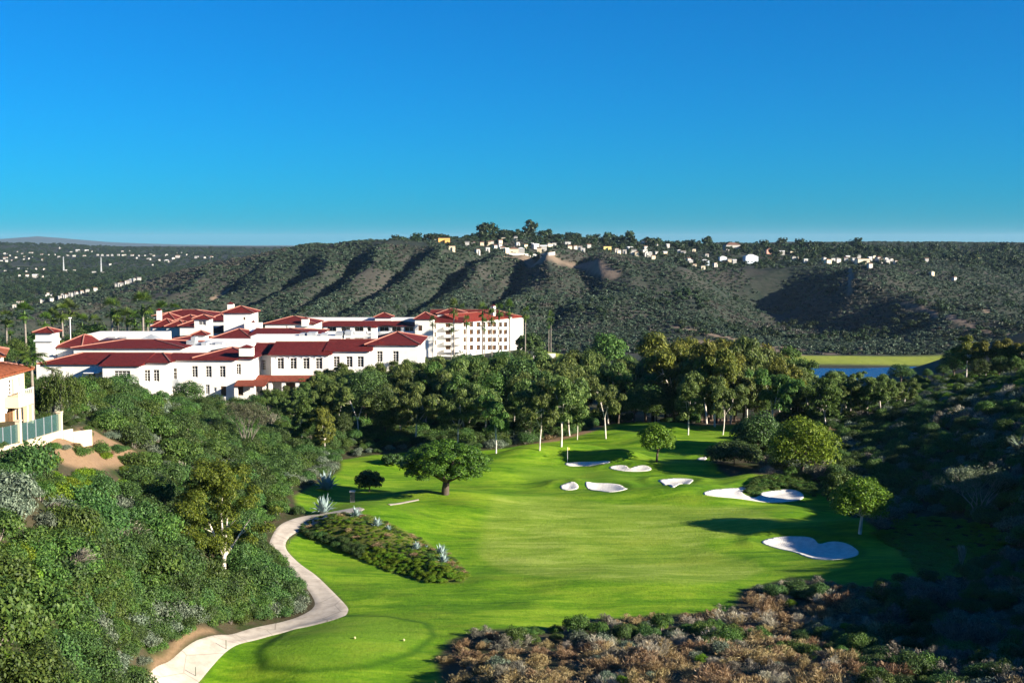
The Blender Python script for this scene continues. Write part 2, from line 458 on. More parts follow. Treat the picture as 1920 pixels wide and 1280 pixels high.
# zone outlines are carried to the level valley floor, so they are areas of land, in metres
def floor_pt(px, py):
    g = ground(px, py, 45, 320); return (g.x, g.y)
ZP = {}
for nm, poly in dict(LAWN=LAWN, FAIRWAY=FAIRWAY, TEE=TEE, GREEN=GREEN, GREEN2=GREEN2, BANK=BANK, DIRT1=DIRT1, DIRT2=DIRT2, DIRT3=DIRT3, GCOVER=GCOVER, SCRUBLIT=SCRUBLIT).items():
    ZP[nm] = [floor_pt(*p) for p in poly]
BUNKERS = [
 ('large white sand bunker nearest the dry brush, right end in shade', [(1423,1018),(1440,1010),(1475,1006),(1515,1007),(1528,1012),(1535,1022),(1555,1016),(1580,1017),(1600,1024),(1612,1035),(1605,1043),(1575,1049),(1535,1049),(1510,1043),(1490,1034),(1455,1028)]),
 ('small oval sand bunker left of the wider oval bunker', [(1048,912),(1058,908),(1076,907),(1086,914),(1082,918),(1057,919)]),
 ('wide oval sand bunker below the putting green', [(1094,908),(1110,906),(1150,907),(1168,911),(1180,916),(1162,921),(1130,923),(1106,918)]),
 ('thin curved sand bunker behind the putting green, leftmost of three', [(1057,868),(1075,867.5),(1090,866),(1120,865.5),(1146,868),(1140,872),(1112,873.5),(1090,873),(1064,873.5)]),
 ('notched sand bunker behind the green, left of the small round tree', [(1138,877),(1155,872.5),(1175,873),(1180,879.5),(1190,874),(1210,872),(1224,879),(1214,883),(1180,883.5),(1158,882)]),
 ('small sand bunker in the middle of the course, before a dark mound', [(1230,901),(1250,898.5),(1275,897),(1303,899.5),(1294,906),(1270,913),(1254,914),(1245,907)]),
 ('long winding sand bunker under the leafy island beside the large round tree', [(1313,927),(1330,919),(1360,917),(1395,911),(1405,914),(1388,922),(1400,930),(1420,934),(1428,922),(1470,917),(1495,920),(1510,930),(1500,938),(1460,942),(1430,941),(1395,935),(1350,932)]),
 ('far small sand bunker in shade at the edge of the dark trees', [(1306,860),(1318,857),(1328,858),(1322,862),(1311,862.5)]),
]
def smooth_poly(p, it=2):
    p = [Vector(q) for q in p]
    for _ in range(it):
        q = []
        for i in range(len(p)):
            a, b = p[i], p[(i+1) % len(p)]
            q += [a*.75+b*.25, a*.25+b*.75]
        p = q
    return p
BUNK_W = [(lab, smooth_poly([floor_pt(*p) for p in poly])) for lab, poly in BUNKERS]
# hollow the bunkers out and raise a lip on their far side
_sel = np.where((VS > 60) & (VS < 320))[0]; _r0, _r1 = _sel[0], _sel[-1] + 1
_sx, _sy = GX[_r0:_r1], GY[_r0:_r1]
BUNK_D = np.full(_sx.shape, -1e9)
for lab, poly in BUNK_W:
    d = sdist(_sx, _sy, [tuple(p) for p in poly]); BUNK_D = np.maximum(BUNK_D, d)
    GZ[_r0:_r1] -= .28 * sstep(0, 1.6, d)
    cy = sum(p.y for p in poly) / len(poly)
    GZ[_r0:_r1] += .30 * np.exp(-((d + 1.5) / 1.2) ** 2) * sstep(cy - .5, cy + 2.5, _sy)
# the tee is a low table
d = sdist(_sx, _sy, ZP['TEE']); GZ[_r0:_r1] += .16 * sstep(-1.4, .2, d)
d = sdist(_sx, _sy, ZP['BANK']); GZ[_r0:_r1] += 1.3 * sstep(-.5, 4.5, d)

ZW = {k: np.zeros(GX.shape) for k in ('lawn','fair','tee','dirt','sand')}
def zone(name, soft): return sstep(-soft, soft, sdist(_sx, _sy, ZP[name]))
ZW['lawn'][_r0:_r1] = zone('LAWN', .5)
_wob = 1.6 * fbm(_sx, _sy, 9, 3)
ZW['fair'][_r0:_r1] = sstep(-.9, .9, sdist(_sx, _sy, ZP['FAIRWAY']) + _wob)
ZW['tee'][_r0:_r1] = np.maximum(np.maximum(zone('TEE', .3), zone('GREEN', .3)), zone('GREEN2', .5))
ZW['dirt'][_r0:_r1] = np.maximum(np.maximum(zone('DIRT1', .6), zone('DIRT2', .5)), zone('DIRT3', 1.0))
ZW['fringe'] = np.zeros(GX.shape)
_dt = sdist(_sx, _sy, ZP['TEE'])
ZW['fringe'][_r0:_r1] = np.maximum(np.exp(-((_dt + .7) / .45) ** 2), .6*np.exp(-((BUNK_D + .5) / .5) ** 2))
ZW['bank'] = np.zeros(GX.shape); ZW['bank'][_r0:_r1] = zone('BANK', .3)

# ------------------------------------------------------------------ ground materials
def ground_mat():
    m, n, l, out = new_mat('valley_ground')
    g = N(n, 'NewGeometry'); pos = g.outputs['Position']
    def att(name): return N(n, 'Attribute', attribute_name=name).outputs['Fac']
    # brush floor: dirt and dead leaves
    f1 = noise(n, l, pos, .35, 6, .6); f2 = noise(n, l, pos, 3.0, 4)
    scrub = mixc(n, l, f2, (.038,.034,.02), (.085,.07,.04))
    scrub = mixc(n, l, ramp(n, l, f1, [(.45, 0), (.6, 1)]), scrub, (.03,.045,.013))
    dirt = mixc(n, l, f2, (.17,.105,.06), (.33,.22,.13))
    # turf: rough, fairway, close-mown
    streak = noise(n, l, mapping(n, l, pos, (.10, .55, .5), (0, 0, .12)), 1.0, 5, .62, .6)
    fine = noise(n, l, mapping(n, l, pos, (.9, 2.2, 1)), 1.0, 4, .7)
    patch = noise(n, l, pos, .07, 3)
    v = math_n(n, l, 'ADD', math_n(n, l, 'MULTIPLY', streak, .6), math_n(n, l, 'ADD', math_n(n, l, 'MULTIPLY', fine, .25), math_n(n, l, 'MULTIPLY', patch, .25)))
    rough = ramp(n, l, v, [(.42, (.045,.125,.004)), (.54, (.10,.215,.006)), (.66, (.20,.32,.016))])
    fair = ramp(n, l, v, [(.42, (.095,.185,.012)), (.54, (.17,.265,.022)), (.66, (.28,.36,.06))])
    tee = ramp(n, l, v, [(.42, (.085,.18,.008)), (.55, (.125,.235,.012)), (.72, (.18,.29,.025))])
    lawn = mixc(n, l, att('fair'), rough, fair)
    lawn = mixc(n, l, att('tee'), lawn, tee)
    lawn = mixc(n, l, math_n(n, l, 'MULTIPLY', ramp(n, l, noise(n, l, mapping(n, l, pos, (.11,.2,.1)), 1.0, 5, .65), [(.50, 0), (.68, 1)]), .34), lawn, (.27,.31,.03))
    lawn = mixc(n, l, math_n(n, l, 'MULTIPLY', att('fringe'), .85), lawn, (.03,.085,.004))
    bank = mixc(n, l, noise(n, l, pos, .6, 5), (.05,.085,.012), (.17,.16,.04))
    c = mixc(n, l, att('dirt'), scrub, dirt)
    c = mixc(n, l, att('lawn'), c, lawn)
    c = mixc(n, l, att('bank'), c, bank)
    b = N(n, 'BsdfPrincipled'); b.inputs['Roughness'].default_value = .8; b.inputs['Specular IOR Level'].default_value = .12
    l.new(c, b.inputs['Base Color'])
    bp = N(n, 'Bump'); bp.inputs['Strength'].default_value = .55; bp.inputs['Distance'].default_value = .16
    l.new(noise(n, l, pos, 2.2, 5, .7), bp.inputs['Height']); l.new(bp.outputs[0], b.inputs['Normal'])
    l.new(b.outputs[0], out.inputs[0]); return m
def hill_mat():
    m, n, l, out = new_mat('hill_scrub_ground')
    g = N(n, 'NewGeometry'); pos = g.outputs['Position']
    f1 = noise(n, l, pos, .012, 5, .6); f2 = noise(n, l, pos, .16, 4, .65); f3 = noise(n, l, pos, .03, 4)
    c = mixc(n, l, ramp(n, l, f2, [(.4, 0), (.62, 1)]), (.018,.029,.020), (.042,.047,.036))
    c = mixc(n, l, ramp(n, l, f1, [(.48, 0), (.62, 1)]), c, (.052,.050,.042))
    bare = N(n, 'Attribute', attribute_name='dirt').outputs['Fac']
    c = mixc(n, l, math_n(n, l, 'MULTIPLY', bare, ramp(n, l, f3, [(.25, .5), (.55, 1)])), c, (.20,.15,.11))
    gr = N(n, 'Attribute', attribute_name='lawn').outputs['Fac']
    c = mixc(n, l, gr, c, mixc(n, l, f3, (.16,.21,.03), (.30,.33,.05)))
    b = N(n, 'BsdfPrincipled'); b.inputs['Roughness'].default_value = .9; b.inputs['Specular IOR Level'].default_value = .1
    l.new(c, b.inputs['Base Color'])
    bp = N(n, 'Bump'); bp.inputs['Strength'].default_value = .5; bp.inputs['Distance'].default_value = 1.2
    l.new(f2, bp.inputs['Height']); l.new(bp.outputs[0], b.inputs['Normal'])
    l.new(b.outputs[0], out.inputs[0]); return m
MAT_GROUND = ground_mat(); MAT_HILL = hill_mat()

# far zones: marsh grass by the lagoon, bare scars and tracks on the hills
GPX, GPY = project(GX, GY, GZ)
def far_zone(poly_wpts, soft):
    return sstep(-soft, soft, sdist(GX, GY, poly_wpts))
_far = np.where(VS > 430)[0]; _f0 = _far[0]
MARSH = [(X(p, y), y) for p, y in ((1380,646),(1480,643),(1600,642),(1720,641),(1830,646),(1840,684),(1700,682),(1560,680),(1400,686))]
FIELD = [(X(p, y), y) for p, y in ((1010,470),(1090,465),(1095,540),(1010,540))]
w = np.zeros(GX.shape)
w[_f0:] = np.maximum(sstep(-3, 3, sdist(GX[_f0:], GY[_f0:], MARSH)), sstep(-3, 3, sdist(GX[_f0:], GY[_f0:], FIELD)))
ZW['lawn'] = np.maximum(ZW['lawn'], w)
def line_mask(pts, half):
    P = [ground(px, py, 560, 2400) for px, py in pts]
    out = np.zeros(GX.shape)
    for a, b in zip(P[:-1], P[1:]):
        sel = slice(_f0, None)
        ex, ey = b.x-a.x, b.y-a.y
        t = np.clip(((GX[sel]-a.x)*ex + (GY[sel]-a.y)*ey) / (ex*ex+ey*ey+1e-9), 0, 1)
        d = np.hypot(GX[sel]-a.x-t*ex, GY[sel]-a.y-t*ey)
        out[sel] = np.maximum(out[sel], 1 - sstep(half*.5, half, d))
    return out
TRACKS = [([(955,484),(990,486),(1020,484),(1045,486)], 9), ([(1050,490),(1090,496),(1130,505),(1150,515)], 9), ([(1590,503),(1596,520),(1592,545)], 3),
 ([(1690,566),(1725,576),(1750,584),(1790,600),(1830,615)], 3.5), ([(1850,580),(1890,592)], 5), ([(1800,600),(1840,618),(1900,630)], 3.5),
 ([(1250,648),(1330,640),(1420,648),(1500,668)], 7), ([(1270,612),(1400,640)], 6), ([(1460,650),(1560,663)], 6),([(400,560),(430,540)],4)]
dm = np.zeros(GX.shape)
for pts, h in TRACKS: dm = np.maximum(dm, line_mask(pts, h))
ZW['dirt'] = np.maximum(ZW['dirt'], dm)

def grid_part(name, rsel, csel, mat, sub=None):
    """a rectangular piece of the polar grid as one mesh"""
    X_, Y_, Z_ = GX[rsel, csel], GY[rsel, csel], GZ[rsel, csel]
    R, C = X_.shape
    v = np.stack([X_, Y_, Z_], -1).reshape(-1, 3)
    i = np.arange(R * C).reshape(R, C)
    f = np.stack([i[:-1,:-1], i[:-1,1:], i[1:,1:], i[1:,:-1]], -1).reshape(-1, 4)
    me = np_mesh(name, v, f, mat, True)
    for k in ('lawn','fair','tee','dirt','bank','fringe'):
        a = me.attributes.new(k, 'FLOAT', 'POINT'); a.data.foreach_set('value', ZW[k][rsel, csel].astype(np.float32).ravel())
    return tag(link(name, me), kind='structure')
SPLIT1 = int(np.searchsorted(VS, 430)); SPLIT2 = int(np.searchsorted(VS, 2600))
ALLC = slice(None)
grid_part('ground', slice(0, SPLIT1 + 1), ALLC, MAT_GROUND)
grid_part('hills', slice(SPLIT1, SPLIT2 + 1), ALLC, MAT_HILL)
grid_part('terrain', slice(SPLIT2, None), slice(0, None, 3), MAT_HILL)

# the far mountain
def ridge(name, pts, Y, depth):
    v, f = [], []
    for px, py in pts:
        x, y, z = at(px, py, Y)
        v += [(x, y - depth, -60), (x, y - depth*.45, -60 + (z+60)*.6), (x, y, z), (x, y + depth, -60)]
    for i in range(len(pts) - 1):
        for j in range(3): f.append((i*4+j, i*4+4+j, i*4+5+j, i*4+1+j))
    return tag(link(name, np_mesh(name, v, f, MAT_HILL, True)), kind='structure')
ridge('mountain', [(-700,462),(-400,449),(-200,446),(-60,450),(0,449),(30,446),(70,443),(110,446),(160,452),(230,455),(300,458),(420,462),(520,466)], 21000, 4000)

# lagoon
def water_mat():
    m, n, l, out = new_mat('lagoon_water')
    b = N(n, 'BsdfPrincipled'); b.inputs['Base Color'].default_value = (.012,.06,.16,1); b.inputs['Roughness'].default_value = .22
    b.inputs['IOR'].default_value = 1.33
    g = N(n, 'NewGeometry')
    bp = N(n, 'Bump'); bp.inputs['Strength'].default_value = .5; bp.inputs['Distance'].default_value = .4
    l.new(noise(n, l, mapping(n, l, g.outputs['Position'], (.35,.8,1)), 1.0, 4), bp.inputs['Height']); l.new(bp.outputs[0], b.inputs['Normal'])
    l.new(b.outputs[0], out.inputs[0]); return m
wz = -30.6
wv = [(X(1250,500),500,wz),(X(1900,500),500,wz),(X(1900,646),646,wz),(X(1250,646),646,wz)]
tag(link('water', np_mesh('water', wv, [(0,1,2,3)], water_mat())), kind='structure')

# ------------------------------------------------------------------ sand bunkers
def sand_mat():
    m, n, l, out = new_mat('white_sand')
    g = N(n, 'NewGeometry'); pos = g.outputs['Position']
    b = N(n, 'BsdfPrincipled'); b.inputs['Roughness'].default_value = .9; b.inputs['Specular IOR Level'].default_value = .1
    c = ramp(n, l, noise(n, l, pos, 1.5, 5), [(.35, (.56,.53,.48)), (.65, (.70,.67,.61))])
    l.new(c, b.inputs['Base Color'])
    w = N(n, 'TexWave'); w.inputs['Scale'].default_value = 1.6; w.inputs['Distortion'].default_value = 6
    l.new(pos, w.inputs['Vector'])
    bp = N(n, 'Bump'); bp.inputs['Strength'].default_value = .3; bp.inputs['Distance'].default_value = .05
    l.new(w.outputs['Fac'], bp.inputs['Height']); l.new(bp.outputs[0], b.inputs['Normal'])
    l.new(b.outputs[0], out.inputs[0]); return m
MAT_SAND = sand_mat()
import bmesh
def sheet(name, poly, mat, cell, lift, fall=.0):
    """a sheet lying on the ground inside a world polygon, cut into small cells"""
    bm = bmesh.new()
    vs = [bm.verts.new((p[0], p[1], 0)) for p in poly]
    bm.faces.new(vs)
    xs = [p[0] for p in poly]; ys = [p[1] for p in poly]
    x = min(xs) + cell
    while x < max(xs):
        bmesh.ops.bisect_plane(bm, geom=bm.verts[:]+bm.edges[:]+bm.faces[:], plane_co=(x,0,0), plane_no=(1,0,0)); x += cell
    y = min(ys) + cell
    while y < max(ys):
        bmesh.ops.bisect_plane(bm, geom=bm.verts[:]+bm.edges[:]+bm.faces[:], plane_co=(0,y,0), plane_no=(0,1,0)); y += cell
    bm.verts.ensure_lookup_table()
    co = np.array([v.co for v in bm.verts]); z = height(co[:,0], co[:,1]) + lift
    for v, q in zip(bm.verts, z): v.co.z = float(q)
    if fall:
        e = [e for e in bm.edges if e.is_boundary]
        r = bmesh.ops.extrude_edge_only(bm, edges=e)
        for v in r['geom']:
            if isinstance(v, bmesh.types.BMVert): v.co.z -= fall
    for f in bm.faces: f.smooth = True
    bmesh.ops.recalc_face_normals(bm, faces=bm.faces[:])
    me = bpy.data.meshes.new(name); bm.to_mesh(me); bm.free(); me.materials.append(mat)
    return link(name, me)
for lab, poly in BUNK_W:
    tag(sheet('sand_bunker', poly, MAT_SAND, .33, .06, .08), lab, 'sand bunker', 'sand bunkers on the golf course')

# ------------------------------------------------------------------ cart path
def path_mat():
    m, n, l, out = new_mat('cart_path_concrete')
    g = N(n, 'NewGeometry'); pos = g.outputs['Position']
    b = N(n, 'BsdfPrincipled'); b.inputs['Roughness'].default_value = .85; b.inputs['Specular IOR Level'].default_value = .15
    c = ramp(n, l, noise(n, l, pos, .9, 6, .65), [(.3, (.34,.29,.24)), (.5, (.44,.385,.32)), (.72, (.52,.46,.39))])
    cr = N(n, 'TexVoronoi', feature='DISTANCE_TO_EDGE'); cr.inputs['Scale'].default_value = .28
    l.new(mixc(n, l, .18, pos, N(n, 'TexNoise').outputs['Color']), cr.inputs['Vector'])
    k = ramp(n, l, cr.outputs['Distance'], [(0, .55), (.012, 1)])
    l.new(mixc(n, l, 1.0, c, k, 'MULTIPLY'), b.inputs['Base Color'])
    l.new(b.outputs[0], out.inputs[0]); return m
PATH_L = [(235,1300),(268,1270),(303,1241),(345,1209),(400,1192),(455,1178),(520,1165),(565,1152),(588,1138),(588,1122),(566,1092),(540,1068),(515,1047),(500,1030),(506,1008),(520,984),(545,972),(575,964.5),(625,957),(672,951)]
PATH_R = [(352,1300),(388,1262),(412,1236),(436,1215),(485,1197),(540,1182),(600,1169),(645,1158),(658,1144),(650,1132),(628,1110),(600,1082),(568,1060),(548,1042),(535,1026),(538,1012),(553,999),(582,986),(640,966),(684,955)]
def resample(pts, n):
    P = np.array(pts, float); s = np.r_[0, np.cumsum(np.hypot(*np.diff(P, axis=0).T))]
    # smooth by Chaikin first
    for _ in range(2):
        Q = [P[0]]
        for a, b in zip(P[:-1], P[1:]): Q += [a*.75+b*.25, a*.25+b*.75]
        P = np.array(Q + [P[-1]])
    s = np.linspace(0, 1, len(P)); t = np.linspace(0, 1, n)
    return np.c_[np.interp(t, s, P[:,0]), np.interp(t, s, P[:,1])]
WL = resample([floor_pt(*p) for p in PATH_L], 160); WR = resample([floor_pt(*p) for p in PATH_R], 160)
pv, pf = [], []
for a, b in zip(WL, WR):
    for k in range(9):
        q = a + (b - a) * k / 8
        z = float(height(q[0], q[1])) + .07
        pv.append((q[0], q[1], z - (.1 if k in (0, 8) else 0)))
for i in range(159):
    for k in range(8): pf.append((i*9+k, i*9+k+1, i*9+10+k, i*9+9+k))
tag(link('path', np_mesh('path', np.array(pv), np.array(pf), path_mat(), True)), kind='structure')
pv, pf = [], []
SL, SR = resample([floor_pt(*p) for p in ((724,945),(752,940.5),(784,935.5))], 24), resample([floor_pt(*p) for p in ((733,947.5),(759,942.5),(786,937.5))], 24)
for a, b in zip(SL, SR):
    for k in range(5):
        q = a + (b - a) * k / 4; pv.append((q[0], q[1], float(height(q[0], q[1])) + .07 - (.1 if k in (0, 4) else 0)))
for i in range(23):
    for k in range(4): pf.append((i*5+k, i*5+k+1, i*5+6+k, i*5+5+k))
tag(link('path', np_mesh('path', np.array(pv), np.array(pf), bpy.data.materials['cart_path_concrete'], True)), kind='structure')
PATH_POLY = [tuple(p) for p in WL] + [tuple(p) for p in WR[::-1]]
# ------------------------------------------------------------------ building materials
WHITE = plain('white_stucco', (.74,.715,.66), .85, .07, .8, .15)
CREAM = plain('cream_stucco', (.72,.58,.40), .85, .06, .8, .15)
TRIM = plain('white_trim', (.80,.79,.76), .6, .03, 1.0)
ROOF = plain('dark_red_tile', (.105,.013,.011), .8, .35, 1.6, .15, .6)
ROOF2 = plain('orange_brown_tile', (.235,.072,.034), .8, .35, 2.5, .15, .6)
ROOF3 = plain('rust_red_tile', (.17,.040,.022), .8, .35, 2.0, .15, .6)
RIDGE = plain('pale_ridge_tile', (.33,.15,.11), .8, .2, 2.0, .15)
METAL = plain('grey_roof_metal', (.33,.35,.37), .5, .2, .6, .4)
DARKWOOD = plain('brown_wood', (.16,.075,.03), .7, .2, 2.0)
GLASS = plain('dark_window_glass', (.045,.04,.035), .15, .3, .5, .6)
SHADE_GLASS = plain('brown_curtained_glass', (.095,.055,.028), .4, .3, .5, .4)
FENCE_GLASS = None
def fence_glass():
    m, n, l, out = new_mat('tinted_fence_glass')
    b = N(n, 'BsdfPrincipled'); b.inputs['Base Color'].default_value = (.08,.16,.16,1); b.inputs['Roughness'].default_value = .08
    t = N(n, 'BsdfTransparent'); t.inputs[0].default_value = (.75,.88,.86,1)
    mx = N(n, 'MixShader'); mx.inputs[0].default_value = .45
    l.new(t.outputs[0], mx.inputs[1]); l.new(b.outputs[0], mx.inputs[2]); l.new(mx.outputs[0], out.inputs[0]); return m
FENCE_GLASS = fence_glass()

_WC = {}
def win_meshes(w, h, style):
    k = (round(w, 1), round(h, 1), style); w, h = k[0], k[1]
    if k in _WC: return _WC[k]
    mb = MB(); t = .09
    x0, x1 = -w/2, w/2
    if style == 'loggia':
        for a, b in ((x0, x0+t), (x1-t, x1), (-t/2, t/2)): mb.box(a, b, -.05, .05, 0, h)
        mb.box(x0+t, x1-t, -.05, .05, h-t, h)
    else:
        mb.box(x0, x0+t, -.06, .06, 0, h); mb.box(x1-t, x1, -.06, .06, 0, h)
        mb.box(x0+t, x1-t, -.06, .06, 0, t); mb.box(x0+t, x1-t, -.06, .06, h-t, h)
        mb.box(x0+t, x1-t, -.05, .05, h*.70, h*.70+t)
        nm = max(1, int(round(w/.85)) - 1) if style != 'single' else 1
        for i in range(nm):
            c = x0 + w*(i+1)/(nm+1); mb.box(c-.04, c+.04, -.052, .052, t, h*.70); mb.box(c-.03, c+.03, -.045, .045, h*.70+t, h-t)
        for q in (.25, .48): mb.box(x0+t, x1-t, -.03, .03, h*q, h*q+.04)
    fr = mb.mesh('frame', DARKWOOD if style == 'wood' else TRIM)
    pn = np_mesh('pane', [(x0,.02,0),(x1,.02,0),(x1,.02,h),(x0,.02,h)], [(0,1,2,3)], SHADE_GLASS if style == 'wood' else GLASS)
    _WC[k] = (fr, pn); return _WC[k]

class Bld:
    def __init__(s, name, label, loc, rot=0, group=None, cat='building'):
        s.o = Vector(loc); s.e = empty(name, loc, label, cat, group, rot)
    def wall(s, x0, x1, y0, y1, z0, z1, openings=(), depth=.3, mat=None, roofed=True):
        """a walled block; openings (x0,x1,z0,z1,style) are cut in its front face y0; x, y, z are local"""
        mat = mat or WHITE; mb = MB()
        ops = [(max(a, x0+.1), min(b, x1-.1), max(c, z0+.05), min(d, z1-.1), st) for a, b, c, d, st in openings]
        xs = sorted({x0, x1, *[q for o in ops for q in o[:2]]}); zs = sorted({z0, z1, *[q for o in ops for q in o[2:4]]})
        for i in range(len(xs)-1):
            for j in range(len(zs)-1):
                cx, cz = (xs[i]+xs[i+1])/2, (zs[j]+zs[j+1])/2
                if any(a < cx < b and c < cz < d for a, b, c, d, _ in ops): continue
                mb.add([(xs[i],y0,zs[j]),(xs[i+1],y0,zs[j]),(xs[i+1],y0,zs[j+1]),(xs[i],y0,zs[j+1])], [(0,1,2,3)])
        for a, b, c, d, st in ops:
            e = y0 + (1.6 if st == 'loggia' else depth)
            mb.add([(a,y0,c),(a,e,c),(a,e,d),(a,y0,d)], [(0,1,2,3)]); mb.add([(b,y0,c),(b,y0,d),(b,e,d),(b,e,c)], [(0,1,2,3)])
            mb.add([(a,y0,d),(a,e,d),(b,e,d),(b,y0,d)], [(0,1,2,3)]); mb.add([(a,y0,c),(b,y0,c),(b,e,c),(a,e,c)], [(0,1,2,3)])
        mb.add([(x0,y0,z0),(x0,y0,z1),(x0,y1,z1),(x0,y1,z0)], [(0,1,2,3)]); mb.add([(x1,y0,z0),(x1,y1,z0),(x1,y1,z1),(x1,y0,z1)], [(0,1,2,3)])
        mb.add([(x0,y1,z0),(x0,y1,z1),(x1,y1,z1),(x1,y1,z0)], [(0,1,2,3)]); mb.add([(x0,y0,z1),(x1,y0,z1),(x1,y1,z1),(x0,y1,z1)], [(0,1,2,3)])
        mb.build('wall', mat, s.e)
        for a, b, c, d, st in ops:
            fr, pn = win_meshes(b-a, d-c, st)
            e = y0 + (1.55 if st == 'loggia' else depth - .06)
            f = link('window', fr, s.e, ((a+b)/2, e, c)); link('pane', pn, f, (0,0,0))
            if st == 'loggia':
                m2 = MB(); m2.box(a-.02, b+.02, y0-.12, y0+.06, c-.02, c+.95); m2.build('balcony_rail', TRIM, s.e)
    def hip(s, x0, x1, y0, y1, ze, zr, hl=True, hr=True, ov=.6, mat=None, caps=True):
        x0 -= ov; x1 += ov; y0 -= ov; y1 += ov; c = (y0+y1)/2; d = (y1-y0)/2; w = x1-x0
        ha = min(d, w/2-.01) if hl else 0; hb = min(d, w/2-.01) if hr else 0
        A, B = (x0+ha, c, zr), (x1-hb, c, zr); t = .16
        v = [(x0,y0,ze),(x1,y0,ze),(x1,y1,ze),(x0,y1,ze),A,B,(x0,y0,ze-t),(x1,y0,ze-t),(x1,y1,ze-t),(x0,y1,ze-t)]
        f = [(0,1,5,4),(1,2,5),(2,3,4,5),(3,0,4),(6,7,1,0),(7,8,2,1),(8,9,3,2),(9,6,0,3),(9,8,7,6)]
        r = link('roof', np_mesh('roof', v, f, mat or ROOF), s.e)
        if caps:
            mb = MB(); up = lambda p: (p[0], p[1], p[2]+.05)
            mb.tube([up(A), up(B)], .09, .09, 5)
            if hl: mb.tube([up(v[0]), up(A)], .15, .15, 5); mb.tube([up(v[3]), up(A)], .15, .15, 5)
            if hr: mb.tube([up(v[1]), up(B)], .15, .15, 5); mb.tube([up(v[2]), up(B)], .15, .15, 5)
            mb.build('ridge_tiles', RIDGE, r)
        return r
    def shed(s, x0, x1, y0, y1, ze, zr, mat=None):
        """a lean-to roof rising from the front edge y0 to the wall y1"""
        t = .14
        v = [(x0,y0,ze),(x1,y0,ze),(x1,y1,zr),(x0,y1,zr),(x0,y0,ze-t),(x1,y0,ze-t),(x1,y1,zr-t),(x0,y1,zr-t)]
        return link('roof', np_mesh('roof', v, [(0,1,2,3),(7,6,5,4),(4,5,1,0),(5,6,2,1),(7,4,0,3)], mat or ROOF), s.e)
    def part(s, name, mat, *boxes):
        for b in boxes:
            mb = MB(); mb.box(*b); q = mb.build(name, mat, s.e)
        return q
    def chimney(s, x0, x1, y0, y1, z0, z1, cap=ROOF):
        c = s.part('chimney', WHITE, (x0,x1,y0,y1,z0,z1))
        mb = MB(); mb.add([(x0-.15,y0-.15,z1),(x1+.15,y0-.15,z1),(x1+.15,y1+.15,z1),(x0-.15,y1+.15,z1),((x0+x1)/2,(y0+y1)/2,z1+.6)], [(0,1,4),(1,2,4),(2,3,4),(3,0,4),(3,2,1,0)])
        mb.build('cap', cap, c)
    # ---- blocks given in photo columns and rows for fronts parallel to the picture
    def blk(s, pl, pr, Yf, depth, pe, pr_, zb, hl=True, hr=True, wins=(), ov=.6, roof=True, mat=None, top=None):
        x0, x1 = X(pl, Yf, pe) - s.o.x, X(pr, Yf, pe) - s.o.x
        ze = Z(pe, Yf - (ov if roof else 0)) - s.o.z; y0 = Yf - s.o.y; y1 = y0 + depth; zb = zb - s.o.z
        ops = []
        for c, p, w, h, st in wins:
            xa, xb = X(c-w/2, Yf, p) - s.o.x, X(c+w/2, Yf, p) - s.o.x
            ops.append((xa, xb, Z(p+h/2, Yf)-s.o.z, Z(p-h/2, Yf)-s.o.z, st))
        s.wall(x0, x1, y0, y1, zb, ze - .02, ops, mat=mat)
        if roof: s.hip(x0, x1, y0, y1, ze, Z(pr_, Yf + depth/2) - s.o.z, hl, hr, ov)
        return x0, x1, y0, y1, ze
    def chim(s, pl, pr, Y, d, pt, pb):
        s.chimney(X(pl,Y,pt)-s.o.x, X(pr,Y,pt)-s.o.x, Y-s.o.y, Y-s.o.y+d, Z(pb,Y)-s.o.z, Z(pt,Y)-s.o.z)
def base(px, Y, z): return Vector((X(px, Y), Y, z))

# ------------------------------------------------------------------ the hotel
# 1 long front wing, left half
b = Bld('hotel_wing', 'long white front wing of the hotel, left half with tall french windows', base(270, 266, -1.5))
b.blk(75,192,264,15,682,661,-1.5,True,False,[(172,703,14,14,'single')])
b.blk(192,261,260,19,685,661.3,-1.5,False,False,[(229,703,30,16,'french')])
b.blk(257,316,262.5,16,679,661.6,-1.5,False,True,[(276,704,11,22,'french'),(293,704,11,22,'french')])
b.blk(313,440,266,14,674,661.8,-1.5,False,False,[(323,703,18,27,'french'),(365,696.5,11.5,21,'french'),(391,696.5,11.5,21,'french'),(417,696.5,11.5,21,'french'),(389,730,8,18,'single'),(403,730,6,8,'single'),(419,733,10,18,'wood')])
b.blk(366,474,267,16,671,651,-1.5,True,True,[(447,692,9.5,20,'french'),(448,732,16,18,'wood')])
x = X(325,265)-b.o.x
b.part('balcony', METAL, (x-1.1,x+1.1,264.6-b.o.y,266-b.o.y,Z(724,265)-b.o.z,Z(711,265)-b.o.z))
b.part('awning', TRIM, (X(158,262)-b.o.x,X(186,262)-b.o.x,261-b.o.y,264.2-b.o.y,Z(699,262)-b.o.z,Z(697.5,262)-b.o.z))
y0 = 263 - b.o.y
b.shed(X(437,263)-b.o.x, X(496,263)-b.o.x, y0, y0+4.5, Z(723,263)-b.o.z, Z(712.5,266)-b.o.z, ROOF3)
b.part('pillar', WHITE, *[(X(p,263)-b.o.x-.35, X(p,263)-b.o.x+.35, y0+.4, y0+1.1, 0, Z(724,263)-b.o.z) for p in (440,470,493)])
b.chim(448,472,266,2.6,652,668)
